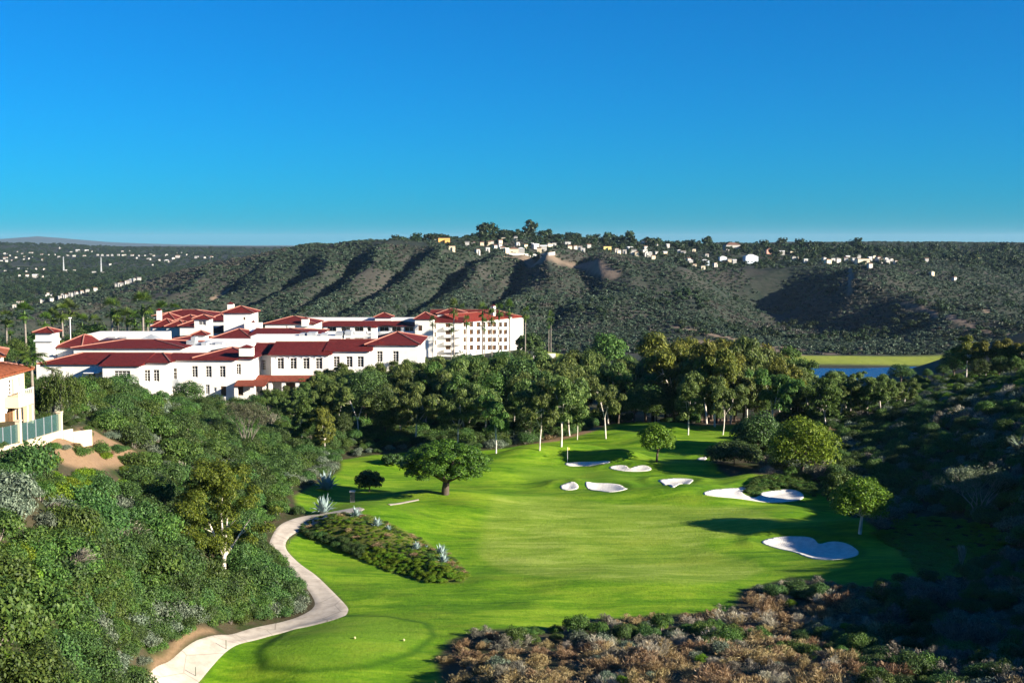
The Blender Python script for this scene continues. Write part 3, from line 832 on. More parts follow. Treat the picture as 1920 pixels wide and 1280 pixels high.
# 2 front wing, right half
b = Bld('hotel_wing', 'white front wing of the hotel, right half with a row of arched windows', base(620, 274, -1.5))
b.blk(474,510,276,14,664,643,-1.5,False,False,[(488,684,22,20,'french')])
ar = [(c,681.5,12.5,20,'french') for c in (526,550,574,598)]
b.blk(508,616,272,18,664.5,640.5,-1.5,False,False,ar+[(545,727,16,20,'wood'),(570,727,12,20,'wood')])
b.blk(612,692,274,17,657.5,636,-1.5,False,False,[(c,678,12,20,'french') for c in (631,655,676)])
b.blk(688,784,277,22,646,622,-1.5,True,True,[(c,668,11,20,'french') for c in (712,742)])
for c in (526,550,574,598):   # arched hoods over the windows
    mb = MB(); x = X(c,272)-b.o.x; z = Z(671.5,272)-b.o.z; w = .95
    pts = [(x + w*math.cos(PI*i/8), 271.93-b.o.y, z + .38*math.sin(PI*i/8)) for i in range(9)]
    mb.tube(pts, .10, .10, 5); mb.build('arch_hood', TRIM, b.e)
y0 = 268 - b.o.y
b.shed(X(470,268)-b.o.x, X(650,268)-b.o.x, y0, y0+4.2, Z(714,268)-b.o.z, Z(703.5,271.5)-b.o.z, ROOF3)
b.part('pillar', WHITE, *[(X(p,268)-b.o.x-.4, X(p,268)-b.o.x+.4, y0+.4, y0+1.2, 0, Z(715,268)-b.o.z) for p in (505,530,556,582,610,640)])
b.chim(695.5,706.5,286,1.4,614,640)
b.chim(707,721,277.5,1.7,644,658)
# 3 middle range behind the left front
b = Bld('hotel_building', 'low white hotel building with a dark red hipped roof behind the left front wing', base(240, 290, -1.5))
b.blk(138,342,286,18,652,636.5,-1.5,True,True)
b.blk(163,300,304,10,626,620,-1.5,roof=False)
b.blk(106,150,290,22,651,627,-1.5,True,True)
b.part('rooftop_vent', METAL, *[(X(p,303)-b.o.x, X(p+14,303)-b.o.x, 303-b.o.y, 303.98-b.o.y, Z(634,303)-b.o.z, Z(631.5,303)-b.o.z) for p in (203,224)])
x0, x1 = X(262,300)-b.o.x, X(300,300)-b.o.x
mb = MB(); zz = Z(637,300)-b.o.z; zt = Z(627,300)-b.o.z; yy = 299-b.o.y
mb.add([(x0,yy,zz),(x1,yy,zz),(x1,yy+5,zz),(x0,yy+5,zz),((x0+x1)/2,yy+2.5,zt)], [(0,1,4),(1,2,4),(2,3,4),(3,0,4)])
mb.build('skylight', METAL, b.e)
# 4 small tower at the far left
b = Bld('hotel_tower', 'small square white tower with a red pyramid roof at the left end of the hotel', base(82, 288, -1.5))
b.blk(66,98,288,4.4,623,613,-1.5,True,True)
b.part('tower_band', TRIM, (X(64,287.7)-b.o.x, X(100,287.7)-b.o.x, 287.6-b.o.y, 292.8-b.o.y, Z(640,288)-b.o.z, Z(637,288)-b.o.z))
# 5 flat roof with plant between the front wings
b = Bld('hotel_building', 'flat-roofed hotel link with grey rooftop plant between the front wings', base(385, 292, -1.5))
b.blk(338,470,292,22,648,640,-1.5,roof=False)
rr = random.Random(4)
for p, w, t, q in ((345,16,640,650),(362,11,645,650),(374,10,643,650),(388,9,646,650),(396,14,645,650),(352,8,634,648)):
    b.part('rooftop_unit', METAL, (X(p,291)-b.o.x, X(p+w,291)-b.o.x, 292.5-b.o.y+rr.uniform(0,3), 296-b.o.y+rr.uniform(0,3), Z(q,291)-b.o.z, Z(t,291)-b.o.z))
# 6 red-roofed halls in the middle
b = Bld('hotel_building', 'white hall with wide dark red hipped roofs in the middle of the hotel', base(440, 330, -2))
b.blk(300,392,322,16,641,629,-2,True,True)
b.blk(388,474,326,22,638,616,-2,True,True)
b.blk(470,592,330,20,628.5,615.5,-2,False,True)
b.blk(470,640,318,8,630,620,-2,roof=False)
mb = MB(); xa, xb_, = X(459,331)-b.o.x, X(472,331)-b.o.x
mb.add([(xa,331-b.o.y,Z(641,331)-b.o.z),(xb_,331-b.o.y,Z(641,331)-b.o.z),(xb_-.5,342-b.o.y,Z(615,342)-b.o.z),(xa-.8,342-b.o.y,Z(615,342)-b.o.z)], [(0,1,2,3)])
mb.build('roof_parapet', TRIM, b.e)
b.part('rooftop_unit', METAL, *[(X(p,318)-b.o.x, X(p+w,318)-b.o.x, 319-b.o.y, 323-b.o.y, Z(630,318)-b.o.z, Z(t,318)-b.o.z) for p,w,t in ((560,10,626),(575,16,624),(600,12,626),(628,14,623),(646,12,621))])
# 7 two little towers
b = Bld('hotel_tower', 'small white tower with a dark belfry opening and red roof beside the wide hipped roofs', base(378, 336, -2))
b.blk(364,392,336,4.2,597.5,589.5,-2,True,True,[(379,605,14,9,'single')])
b = Bld('hotel_tower', 'short white turret with a tiny red roof in front of the belfry tower', base(374, 322, -2))
b.blk(363,385,318,3.2,627.5,619.5,-2,True,True)
# 8 big tower
b = Bld('hotel_tower', 'broad white main tower of the hotel with a low red roof and a chimney', base(446, 350, -2))
b.blk(419,473,350,8,586,573.5,-2,True,True,[(458,597,3.5,5,'wood')])
b.blk(458,487,347,4,606,600,-2,roof=False)
b.chim(426,437,357,1.6,570,590)
b.chim(472,477,347.5,.8,604,608)
# 9 far-left cluster
b = Bld('hotel_building', 'stepped white hotel villas with several dark red roofs left of the main tower', base(340, 370, -3))
b.blk(288,398,384,14,592,580.5,-3,True,True)
b.blk(282,330,372,12,604,586,-3,True,True)
b.blk(326,368,366,12,603,590,-3,True,True)
b.blk(286,322,362,10,612,597,-3,True,True)
b.blk(312,345,358,10,612,600,-3,True,True)
b.blk(337,374,354,10,611,600,-3,True,True)
b.blk(388,424,364,12,600,589,-3,True,True)
b.blk(382,458,352,14,623,608,-3,True,True)
b.chim(293,301,372,1.4,582,600)
# 10 rear wing left
b = Bld('hotel_wing', 'white rear hotel wing with a dark red hipped roof just right of the main tower', base(545, 420, -5))
b.blk(497,590,420,16,607,592.5,-5,True,True,[(537,613,3,5,'single'),(554,613,3,5,'single')])
b.chim(565,578,419,2.4,598,612)
# 11 long rear wing with loggias
b = Bld('hotel_wing', 'long white rear hotel wing with two rows of dark loggias', base(680, 470, -10.8))
lg = [(c,619,17,13,'loggia') for c in (598,622,648,673,697,720,743,767)] + [(c,639.5,17,12,'loggia') for c in (648,673,697,720,743,767)] + [(c,657,17,12,'loggia') for c in (697,720,743,767)]
b.blk(582,780,468,12,611,602,-10.8,True,True,lg,ov=.7)
b.blk(560,790,480.5,8,597,590,-10.8,roof=False)
b.blk(703,734,478,6,594.5,586,-10.8,True,True)
# 12 corner pavilion
b = Bld('hotel_building', 'tall white corner pavilion with a red roof joining the two far hotel wings', base(800, 470, -10.8))
b.blk(778,812,466,14,598,584.5,-10.8,True,True,[(788,615,7,10,'wood'),(789,633,7,9,'wood')])
b.blk(820,872,492,10,588,578,-10.8,True,True)
b.blk(808,960,500,14,592.5,580.5,-10.8,False,True)
# 13 far block: centre section with balconies
b = Bld('hotel_block', 'cream and white four-storey hotel section with round balconies behind the tall palms', base(838, 474, -10.8))
wn_ = [(c, p, 8.5, 9.5, 'wood') for c in (813,) for p in (612,627,642)] + [(c, p, 9, 10, 'wood') for c in (840,872) for p in (611,625,639,653)]
x0,x1,y0,y1,ze = b.blk(806,868,474,16,604,594,-10.8,False,False,wn_)
for c in (840, 858):
    for p in (617,631,645,659):
        xx = X(c,474)-b.o.x; z = Z(p,474)-b.o.z
        b.part('balcony', TRIM, (xx-1.5,xx+1.5,y0-1.3,y0-.02,z-.2,z+.85))
# 14 far block: right section, turned to the right
P0 = Vector((X(865,476),476,0)); P1 = Vector((X(981,508),508,0)); dv = (P1-P0); LN = dv.length; dv.normalize()
rot = math.atan2(dv.y, dv.x)
b = Bld('hotel_block', 'bright white four-storey end block of the hotel with a grid of brown-framed windows', (P0.x, P0.y, -10.9), rot)
def sx(px):
    a = (px-960)/FPX; a *= 1.0/(CP + (640-630)/FPX*SP)
    return (a*P0.y - P0.x) / (dv.x - a*dv.y)
ops = []
for c in (871,884,897,907,917.5,927,938,948):
    s_ = sx(c); Yc = P0.y + s_*dv.y
    for p in (609.5,623.5,638,652.5):
        hw = 1.25; zz = Z(p, Yc) + 10.9 - (c-897)*.0
        ops.append((s_-hw, s_+hw, zz-1.2, zz+1.2, 'wood'))
ze = Z(603.5, P0.y) + 10.9
b.wall(0, LN, 0, 16, -.5, ze, ops, .9)
b.hip(0, LN, 0, 16, ze+.02, ze+2.6, False, True, .6, plain('sunlit_red_tile', (.20,.032,.02), .8, .3, 1.6, .15))
b.part('balcony', TRIM, *[(o[0]-.25, o[1]+.25, -.55, -.02, o[2]-.25, o[2]+.55) for o in ops])
b.chimney(LN*.60, LN*.60+1.6, 3, 4.6, ze+.3, ze+5.0)
# low white wall and pale kiosk at the end of the block
b = Bld('boundary_wall', 'low pale wall running right from the far hotel block', (X(1000,470),470,height(X(1000,470),470)-.2), cat='wall')
b.part('wall', WHITE, (0, 8.5, 0, .4, 0, 2.4))

# ------------------------------------------------------------------ the villas on the left
VP0 = Vector((X(-75,116),116,0)); VP1 = Vector((X(44,131),131,0)); vd = VP1-VP0; VL = vd.length; vd.normalize()
vrot = math.atan2(vd.y, vd.x); VZ = 13.6
def VILLA_D(x, y):
    q = Vector((x,y,0)) - VP0; u = q.dot(vd); w = q.x*-vd.y + q.y*vd.x
    return max(-u, u-VL, -w-2.5, w-11)
b = Bld('villa', 'cream two-storey villa with an orange-brown tile roof, balcony and arched porch', (VP0.x, VP0.y, VZ), vrot)
def vx(px):
    a = (px-960)/FPX/(CP + (640-740)/FPX*SP); return (a*VP0.y - VP0.x)/(vd.x - a*vd.y)
def vz(px, py): return Z(py, VP0.y + vx(px)*vd.y) - VZ
ze = vz(40, 693)
ops = [(vx(16), vx(26), vz(20,742), vz(20,712), 'french'), (vx(31), vx(38), vz(34,724), vz(34,708), 'single'), (vx(8), vx(27), vz(18,800), vz(18,765), 'wood'), (vx(-30), vx(-12), vz(-20,735), vz(-20,715), 'french')]
b.wall(0, VL, 0, 9, -1, ze, ops, .35, CREAM)
b.hip(0, VL, 0, 9, ze+.02, ze+1.7, True, True, .8, ROOF2, caps=True)
# barrel tiles in rows down the front slope
mb = MB(); k = VL + 1.6
n = int(k/.42)
for i in range(n):
    x = -.8 + (i+.5)*.42; lim = min(1, max(0, min(x+.8, VL+.8-x)/5.3))
    if lim < .06: continue
    mb.tube([(x,-.82,ze+.05),(x,-.82+5.3*lim,ze+.05+1.68*lim)], .13, .13, 5)
t = mb.build('roof_tiles', ROOF2, b.e, True); t['kind'] = 'stuff'
b.part('balcony', CREAM, (vx(9), vx(38), -1.4, -.02, vz(24,760), vz(24,741)))
mb = MB()
for i in range(8):
    x = vx(10)+ (vx(37)-vx(10))*i/7; mb.box(x-.03,x+.03,-1.42,-1.36,vz(24,741),vz(24,731))
mb.box(vx(9),vx(38),-1.44,-1.35,vz(24,731),vz(24,729)); mb.build('railing', TRIM, b.e)
b.part('cornice', TRIM, (-.1, VL+.1, -.15, -.02, ze-.35, ze-.05))
mb = MB(); x0, x1, zt, zb = vx(8), vx(27), vz(18,762), vz(18,771)
pts = [((x0+x1)/2 + (x1-x0)/2*math.cos(PI*i/10), -.06, zb + (zt-zb)*math.sin(PI*i/10)) for i in range(11)]
mb.tube(pts, .12, .12, 5); mb.build('arch', TRIM, b.e)
b.part('porch_pillar', CREAM, (vx(27)-.1, vx(27)+.35, -1.3, -.9, -1, vz(27,760)), (vx(38)-.3, vx(38)+.1, -1.3, -.9, -1, vz(38,758)))
b = Bld('villa', 'white villa with a brown tile roof just behind the cream villa', (X(-60,160), 160, 13), .35)
w = X(30,166)-X(-60,160)
b.wall(0, w, 0, 10, 0, Z(669,160)-13, [], .3, WHITE)
b.hip(0, w, 0, 10, Z(669,160)-12.98, Z(648,165)-13, True, True, .7, ROOF2)
b.part('parapet', WHITE, (.5, w-1, 9.5, 10.5, Z(655,168)-13, Z(646,168)-13))

# garden wall with glass screens
WPTS = [(-130,96,880,853,812),(0,108,858,836,801),(30,112,849,829.5,794.5),(107,123.5,823.5,807,775)]
g0 = Vector((X(30,112),112,Z(849,112)))
gw = empty('garden_wall', g0, 'cream garden wall with tinted glass panels between square pillars', 'wall')
def gseg(name, a, b_, za0, zb0, za1, zb1, th, mat, parent):
    a, b_ = Vector(a), Vector(b_); d = (b_-a); nrm = Vector((-d.y, d.x)).normalized()*th/2
    v = []
    for p, z0, z1 in ((a, za0, za1), (b_, zb0, zb1)):
        for sg in (-1, 1):
            q = p + nrm*sg; v += [(q.x-g0.x, q.y-g0.y, z0-g0.z), (q.x-g0.x, q.y-g0.y, z1-g0.z)]
    return link(name, np_mesh(name, v, [(0,4,5,1),(2,3,7,6),(1,5,7,3),(0,2,6,4),(0,1,3,2),(4,6,7,5)], mat), parent)
for i in range(3):
    p, q = WPTS[i], WPTS[i+1]
    A, B = (X(p[0],p[1]),p[1]), (X(q[0],q[1]),q[1])
    z = lambda r, k: Z(r[k], r[1])
    gseg('wall', A, B, z(p,2)-1.2, z(q,2)-1.2, z(p,3), z(q,3), .3, CREAM, gw)
    npan = (7, 2, 5)[i]; Av, Bv = Vector(A), Vector(B)
    for k in range(npan):
        t0, t1 = k/npan+.012, (k+1)/npan-.012
        zz = lambda t, c: z(p,c)*(1-t)+z(q,c)*t
        gseg('pane', Av.lerp(Bv,t0), Av.lerp(Bv,t1), zz(t0,3)+.05, zz(t1,3)+.05, zz(t0,4), zz(t1,4), .02, FENCE_GLASS, gw)
        c = Av.lerp(Bv, t0-.012); mb = MB(); mb.box(c.x-g0.x-.03,c.x-g0.x+.03,c.y-g0.y-.03,c.y-g0.y+.03,zz(t0,3)-g0.z,zz(t0,4)-g0.z+.03); mb.build('post', METAL, gw)
for px, Y, top, bot in ((30,112,789,851),(108,123.6,773,828),(-130,96,805,900)):
    x = X(px,Y)-g0.x; mb = MB(); mb.box(x-.22,x+.22,Y-g0.y-.22,Y-g0.y+.22,Z(bot,Y)-g0.z-1,Z(top,Y)-g0.z); mb.box(x-.28,x+.28,Y-g0.y-.28,Y-g0.y+.28,Z(top,Y)-g0.z,Z(top,Y)-g0.z+.1); mb.build('pillar', CREAM, gw)
lw = empty('retaining_wall', (X(113,124),124,Z(822,124)), 'low cream stepped retaining wall right of the glass-panelled garden wall', 'wall')
g0 = Vector(lw.location)
gseg('wall', (X(112,124.2),124.2), (X(130,126),126), Z(828,124)-.8, Z(826,126)-.8, Z(807.5,124), Z(803.5,126), .3, CREAM, lw)
gseg('wall', (X(131,126.1),126.1), (X(166,129),129), Z(826,126)-.8, Z(820,129)-.8, Z(809.5,126), Z(805,129), .3, CREAM, lw)
# ------------------------------------------------------------------ leaves
def kites(P, D, Nn, L, W):
    """one kite-shaped leaf per row: centre P, long axis D, facing Nn, length L, width W"""
    D = D / np.maximum(np.linalg.norm(D, axis=1, keepdims=True), 1e-6)
    B = np.cross(D, Nn); B = B / np.maximum(np.linalg.norm(B, axis=1, keepdims=True), 1e-6)
    L = np.asarray(L).reshape(-1, 1); W = np.asarray(W).reshape(-1, 1)
    v = np.stack([P - D*L*.5, P + B*W*.5 + D*L*.05, P + D*L*.5, P - B*W*.5 + D*L*.05], 1).reshape(-1, 3)
    return v
def quads(n, off=0): return np.arange(n*4).reshape(n, 4) + off
def unit(n, r):
    v = r.normal(size=(n, 3)); return v / np.linalg.norm(v, axis=1, keepdims=True)
def clump_leaves(clumps, n, L, W, r, droop=0.0, shell=.55, flat=0.0, upbias=.25):
    """leaves spread through ellipsoid clumps [(cx,cy,cz,rx,ry,rz)]"""
    C = np.array(clumps, float)
    wgt = (C[:,3]*C[:,4]*C[:,5]) ** (2/3.); wgt /= wgt.sum()
    k = r.choice(len(C), n, p=wgt)
    d = unit(n, r); d[:,2] = np.where(d[:,2] < -.35, -d[:,2]*.6, d[:,2])
    rad = shell + (1.08 - shell) * r.random((n,1)) ** .6
    P = C[k,:3] + d * rad * C[k,3:6]
    nn = d + unit(n, r)*.8; nn[:,2] += upbias
    nn /= np.linalg.norm(nn, axis=1, keepdims=True)
    t = unit(n, r); t[:,2] -= droop * 2; t += d * .4
    t = t - nn * (t*nn).sum(1, keepdims=True) * (1-flat)
    s = .7 + .6 * r.random(n)
    return kites(P, t, nn, L*s, W*s), P
def crown_mesh(name, clumps, n, L, W, mat, seed, **k):
    r = np.random.default_rng(seed)
    v, _ = clump_leaves(clumps, n, L, W, r, **k)
    return np_mesh(name, v, quads(n), mat)

GREEN_DARK = leaf_mat('dark_chaparral_leaves', (.018,.040,.011), (.048,.096,.024), (.105,.175,.038), .24, .65)
GREEN_MID = leaf_mat('mid_green_leaves', (.022,.05,.009), (.066,.125,.022), (.125,.19,.034), .25, .55)
GREEN_BRIGHT = leaf_mat('bright_yellow_green_leaves', (.05,.10,.005), (.13,.22,.010), (.22,.32,.02), .3)
GREEN_SAGE = leaf_mat('grey_sage_leaves', (.045,.065,.04), (.11,.145,.095), (.22,.26,.18), .12)
GREEN_OLIVE = leaf_mat('eucalyptus_leaves', (.022,.042,.011), (.092,.140,.030), (.215,.265,.068), .32, .4)
GREEN_GOLD = leaf_mat('golden_eucalyptus_leaves', (.035,.045,.008), (.105,.118,.016), (.22,.215,.03), .25, .3)
GREEN_PINE = leaf_mat('pine_needles', (.012,.036,.005), (.045,.105,.008), (.11,.20,.016), .12, .1)
GREEN_PALM = leaf_mat('palm_fronds', (.022,.045,.008), (.055,.10,.012), (.12,.175,.03), .2, .3)
GREEN_TREE = leaf_mat('round_tree_leaves', (.030,.075,.005), (.10,.185,.012), (.20,.30,.022), .32, .10)
DRY = leaf_mat('dry_brush_stalks', (.085,.048,.024), (.25,.165,.075), (.50,.385,.22), .1, .4)
DRY_PALE = leaf_mat('pale_dry_stalks', (.22,.19,.13), (.36,.32,.24), (.52,.48,.38), .1, .3)
DRY_GREY = leaf_mat('grey_bare_brush', (.06,.055,.04), (.15,.135,.105), (.28,.25,.19), .05, .4)
AGAVE = leaf_mat('blue_agave_leaf', (.15,.22,.21), (.25,.34,.33), (.38,.47,.45), .05, .15)
BARK_WHITE = plain('pale_eucalyptus_bark', (.62,.56,.48), .8, .35, 1.2)
BARK_DARK = plain('dark_bark', (.085,.065,.05), .9, .3, 2.0)
BARK_GREY = plain('grey_bark', (.22,.19,.16), .9, .3, 2.0)
HILLBUSH = leaf_mat('hillside_brush', (.018,.036,.022), (.040,.068,.040), (.086,.115,.064), .1, .7)
HILLBROWN = leaf_mat('brown_hillside_brush', (.034,.034,.028), (.062,.060,.048), (.115,.11,.085), .05, .5)
FAR_TREE = leaf_mat('far_tree_leaves', (.010,.022,.008), (.022,.042,.014), (.05,.075,.022), .1, .5)

# ------------------------------------------------------------------ shrub meshes: radius about 1 m, scaled when placed
def shrub_mesh(name, seed, mat, n=2600, L=.13, W=.075, h=1.05, lobes=11, droop=0, up=.25, stem=True):
    r = np.random.default_rng(seed); cl = []
    for i in range(lobes):
        a = 2*PI*i/lobes*2.4 + r.random(); q = .62 * math.sqrt((i+.3)/lobes)*1.1
        rr = .30 + .22*r.random()
        cl.append((q*math.cos(a), q*math.sin(a), max(.22, h*(.72 - .45*q**2) * (.75+.4*r.random()) - rr*.4), rr, rr, rr*(.8+.3*r.random())))
    v, P = clump_leaves(cl, n, L, W, r, droop, .6, upbias=up)
    v[:,2] = np.maximum(v[:,2], -.05)
    f = quads(n); mi = np.zeros(n, np.int32)
    mb = MB()
    for c in cl[:8]: mb.tube([(0,0,-.1), (c[0]*.5, c[1]*.5, c[2]*.5), (c[0], c[1], c[2])], .03, .012, 3, cap=False)
    V = np.r_[v, np.array(mb.v)]; F = np.r_[f, np.array([q for q in mb.f if len(q) == 4]) + len(v)]
    me = np_mesh(name, V, F, [mat, BARK_GREY])
    me.polygons.foreach_set('material_index', np.r_[mi, np.ones(len(F)-n, np.int32)])
    return me
def twig_mesh(name, seed, mat, n=1300, L=.34, W=.022, h=.8, spread=1.0):
    """dry, nearly leafless brush: upright stalks and fine twigs"""
    r = np.random.default_rng(seed)
    k = 7; C = np.c_[r.normal(size=k)*.55, r.normal(size=k)*.55, r.uniform(.35, 1.0, k), r.uniform(.25,.6,k), r.normal(size=k)*.5, r.normal(size=k)*.5]
    i = r.integers(0, k, n); a = r.random(n)*2*PI; q = np.abs(r.normal(size=n))*.75
    t = r.random(n)**.7
    lx, ly = np.cos(a)*q, np.sin(a)*q
    P = np.c_[C[i,0] + C[i,3]*lx*(.5+t) + C[i,4]*t*.4, C[i,1] + C[i,3]*ly*(.5+t) + C[i,5]*t*.4, h*C[i,2]*t*(1.05-.3*q) + .04]
    D = np.c_[lx*.9 + C[i,4], ly*.9 + C[i,5], np.full(n, .8)] + unit(n, r)*.75
    v = kites(P, D, unit(n, r), L*(.6+.8*r.random(n)), W*(.7+.8*r.random(n)))
    return np_mesh(name, v, quads(n), mat)
SH = dict(
 dark=[shrub_mesh('chaparral_shrub', 10+i, GREEN_DARK, 5600, .085, .046, (1.0,1.35,1.05,1.2,.85)[i], lobes=(9,13,8,11,10)[i]) for i in range(5)],
 mid=[shrub_mesh('leafy_shrub', 30+i, GREEN_MID, 4600, .095, .052, (1.05,1.35,.9)[i], lobes=(9,12,10)[i]) for i in range(3)],
 bright=[shrub_mesh('bright_shrub', 40+i, GREEN_BRIGHT, 3600, .10, .06, (.8,.9,.7)[i]) for i in range(3)],
 sage=[shrub_mesh('sage_shrub', 50+i, GREEN_SAGE, 2200, .13, .05, (.85,.95,.8)[i], up=.1) for i in range(3)],
 dry=[twig_mesh('dry_shrub', 60+i, DRY, 2400, .30, .026, 1.0) for i in range(6)],
 pale=[twig_mesh('pale_dry_shrub', 70+i, DRY_PALE, 1700, .36, .024, 1.1) for i in range(4)],
 grey=[twig_mesh('grey_brush', 75+i, DRY_GREY, 2300, .28, .03, 1.05) for i in range(4)],
)
# ------------------------------------------------------------------ scatter the brush
INFO = dict(
 dark=('chaparral_shrub', 'shrub'), mid=('leafy_shrub', 'shrub'), bright=('bright_shrub', 'shrub'),
 sage=('sage_shrub', 'shrub'), dry=('dry_shrub', 'dry brush'), pale=('pale_dry_shrub', 'dry brush'), grey=('grey_brush', 'dry brush'))
LOOK = dict(dark='dark green rounded chaparral shrub', mid='mid green leafy shrub', bright='bright yellow green low shrub', sage='grey green sage shrub',
 dry='brown leafless dry shrub', pale='pale straw coloured dry shrub', grey='grey twiggy bare brush')
REG = dict(
 left=('packed in the sunlit thicket between cart path and garden wall', 'thicket left of the cart path'),
 upper=('in the lower wood edge before the white hotel', 'brush before the hotel'),
 knoll=('on the dry knoll in front of the fairway', 'brush of the dry knoll'),
 right=('on the shaded slope right of the fairway', 'brush of the shaded right slope'),
 ridge=('on the sunlit top of the right slope', 'brush at the top of the right slope'))
LANDPTS = [(kind, k, poly) for kind, k, poly in []]
KEEP = [ZP['LAWN'], PATH_POLY]
def scatter():
    out = []
    r = np.random.default_rng(5)
    st = 1.95
    xs = np.arange(-105, 140, st); ys = np.arange(50, 262, st)
    gx, gy = np.meshgrid(xs, ys); gx = gx.ravel() + r.uniform(-.8,.8,gx.size); gy = gy.ravel() + r.uniform(-.8,.8,gy.size)
    bx, by = np.meshgrid(np.arange(-60, 0, 1.0), np.arange(78, 132, 1.0)); bx = bx.ravel() + r.uniform(-.4,.4,bx.size); by = by.ravel() + r.uniform(-.4,.4,by.size)
    e_ = np.maximum(sdist(bx, by, ZP['LAWN']), sdist(bx, by, PATH_POLY)); k_ = (e_ < -1.0) & (e_ > -6) & (sdist(bx, by, PATH_POLY) > -6) & (sdist(bx, by, ZP['LAWN']) < -2.5)
    gx = np.r_[gx, bx[k_]]; gy = np.r_[gy, by[k_]]
    gz = height(gx, gy); px, py = project(gx, gy, gz)
    ok = (px > -330) & (px < 2250) & (py < 1400) & (py > 560)
    gx, gy, gz, px, py = (a[ok] for a in (gx, gy, gz, px, py))
    dl = np.maximum(sdist(gx, gy, ZP['LAWN']), sdist(gx, gy, PATH_POLY))
    db = sdist(gx, gy, ZP['BANK']); dd = np.maximum(sdist(gx, gy, ZP['DIRT1']), sdist(gx, gy, ZP['DIRT2'])); dd3 = sdist(gx, gy, ZP['DIRT3'])
    dg = sdist(gx, gy, ZP['GCOVER'])
    nz = fbm(gx, gy, 13, 3); nz2 = VN2(gx / 9.0 + 40, gy / 9.0)
    for i in range(len(gx)):
        x, y, z, u, w = gx[i], gy[i], gz[i], px[i], py[i]
        if dl[i] > -.9 or db[i] > -1: continue
        if VILLA_D(x, y) < 1.5 or (y > 250 and u < 830): continue
        a = r.random(); t = None
        edge = -dl[i]
        knoll = (w > 1085 and 800 < u < 1640 and w > 1085 + max(0, (1000-u)*.35))
        if knoll:
            reg = 'knoll'
            shady = u > 1480
            s = .5 + .75*r.random()**1.5
            if nz[i] > .10 and a < .8: t = 'mid' if nz2[i] > 0 else 'dark'; s = .7 + .7*r.random()
            elif a < .62: t = 'dry'
            elif a < .74: t = 'pale'
            elif a < .86: t = 'grey'
            elif a < .90: t = 'bright'; s = .6
            else: t = 'sage'
            if edge < 2.5: s = min(s, .75); t = t if t not in ('bright',) else 'dry'
        elif u > 1440 and not (y > 205 and u < 1560):
            if dg[i] > 0: continue
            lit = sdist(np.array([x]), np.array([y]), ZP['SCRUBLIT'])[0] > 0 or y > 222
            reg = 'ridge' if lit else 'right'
            s = 1.1 + .9*r.random()
            if w > 1040:
                s = .8 + .6*r.random()
                t = 'grey' if a < .30 else 'dark' if a < .62 else 'sage' if a < .72 else 'dry' if a < .80 else 'mid'
            else:
                t = 'dark' if a < .34 else 'mid' if a < .66 else 'sage' if a < .90 else 'grey' if a < .96 else 'pale'
            if edge < 3: s = min(s, 1.1)
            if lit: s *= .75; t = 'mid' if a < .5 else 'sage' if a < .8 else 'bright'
            if a > .86 and r.random() < .3: continue
        elif u < 1000 and x < 5:
            if dd[i] > -.4:
                if r.random() < .90 or dd[i] < 0: continue
                reg = 'left'; t = 'mid'; s = .8
            if dd3[i] > 0: continue
            reg = 'upper' if y > 178 else 'left'
            s = 1.15 + 1.75*r.random()**1.6
            t = 'dark' if a < .74 else 'mid' if a < .965 else 'sage' if a < .985 else 'grey'
            if y > 120 and u < 320 and w < 900: t = 'dark' if a < .4 else 'mid' if a < .75 else 'sage'; s *= .85
            if 60 < u < 250 and 855 < w < 975 and nz2[i] > -.12: t = 'bright' if a < .75 else 'mid'; s = .9 + .4*r.random()
            if u < 120 and 925 < w < 1080: t = 'sage' if a < .22 else 'bright' if a < .4 else 'grey' if a < .52 else 'mid'; s *= .75
            if u < 60 and w > 1040: t = 'mid' if a < .7 else 'bright'
            if edge < 4.5: s = min(s, .8 + .36*edge)
            if edge < 3.2 and a > .5: t = 'sage' if nz2[i] > -.05 else 'mid'
            if y > 178: s = 1.1 + .9*r.random()
            if u < 190 and 92 < y < 150 and 780 < w < 905 - u*.25: s = min(s, .55 + .3*r.random())      # below the garden wall
            if y < 204 and 650 < u < 1000: s = min(s, .95)
            if y >= 204: s = 1.2 + 1.1*r.random()
        elif y > 200 and dd3[i] < 0:
            reg = 'upper'
            if r.random() < .3: continue
            t = 'dark' if a < .5 else 'mid' if a < .95 else 'dry'; s = 1.0 + 1.0*r.random()
        else: continue
        if (x + 28.5)**2 + (y - 119)**2 < 16 and y < 122: s = min(s, .8)
        # nothing taller than about knee height may stand between the camera and the path or the lawn edge
        out.append((t, reg, x, y, z - .08*s, s, r.random()*2*PI, .75 + .6*r.random(), int(r.integers(1000))))
    return out
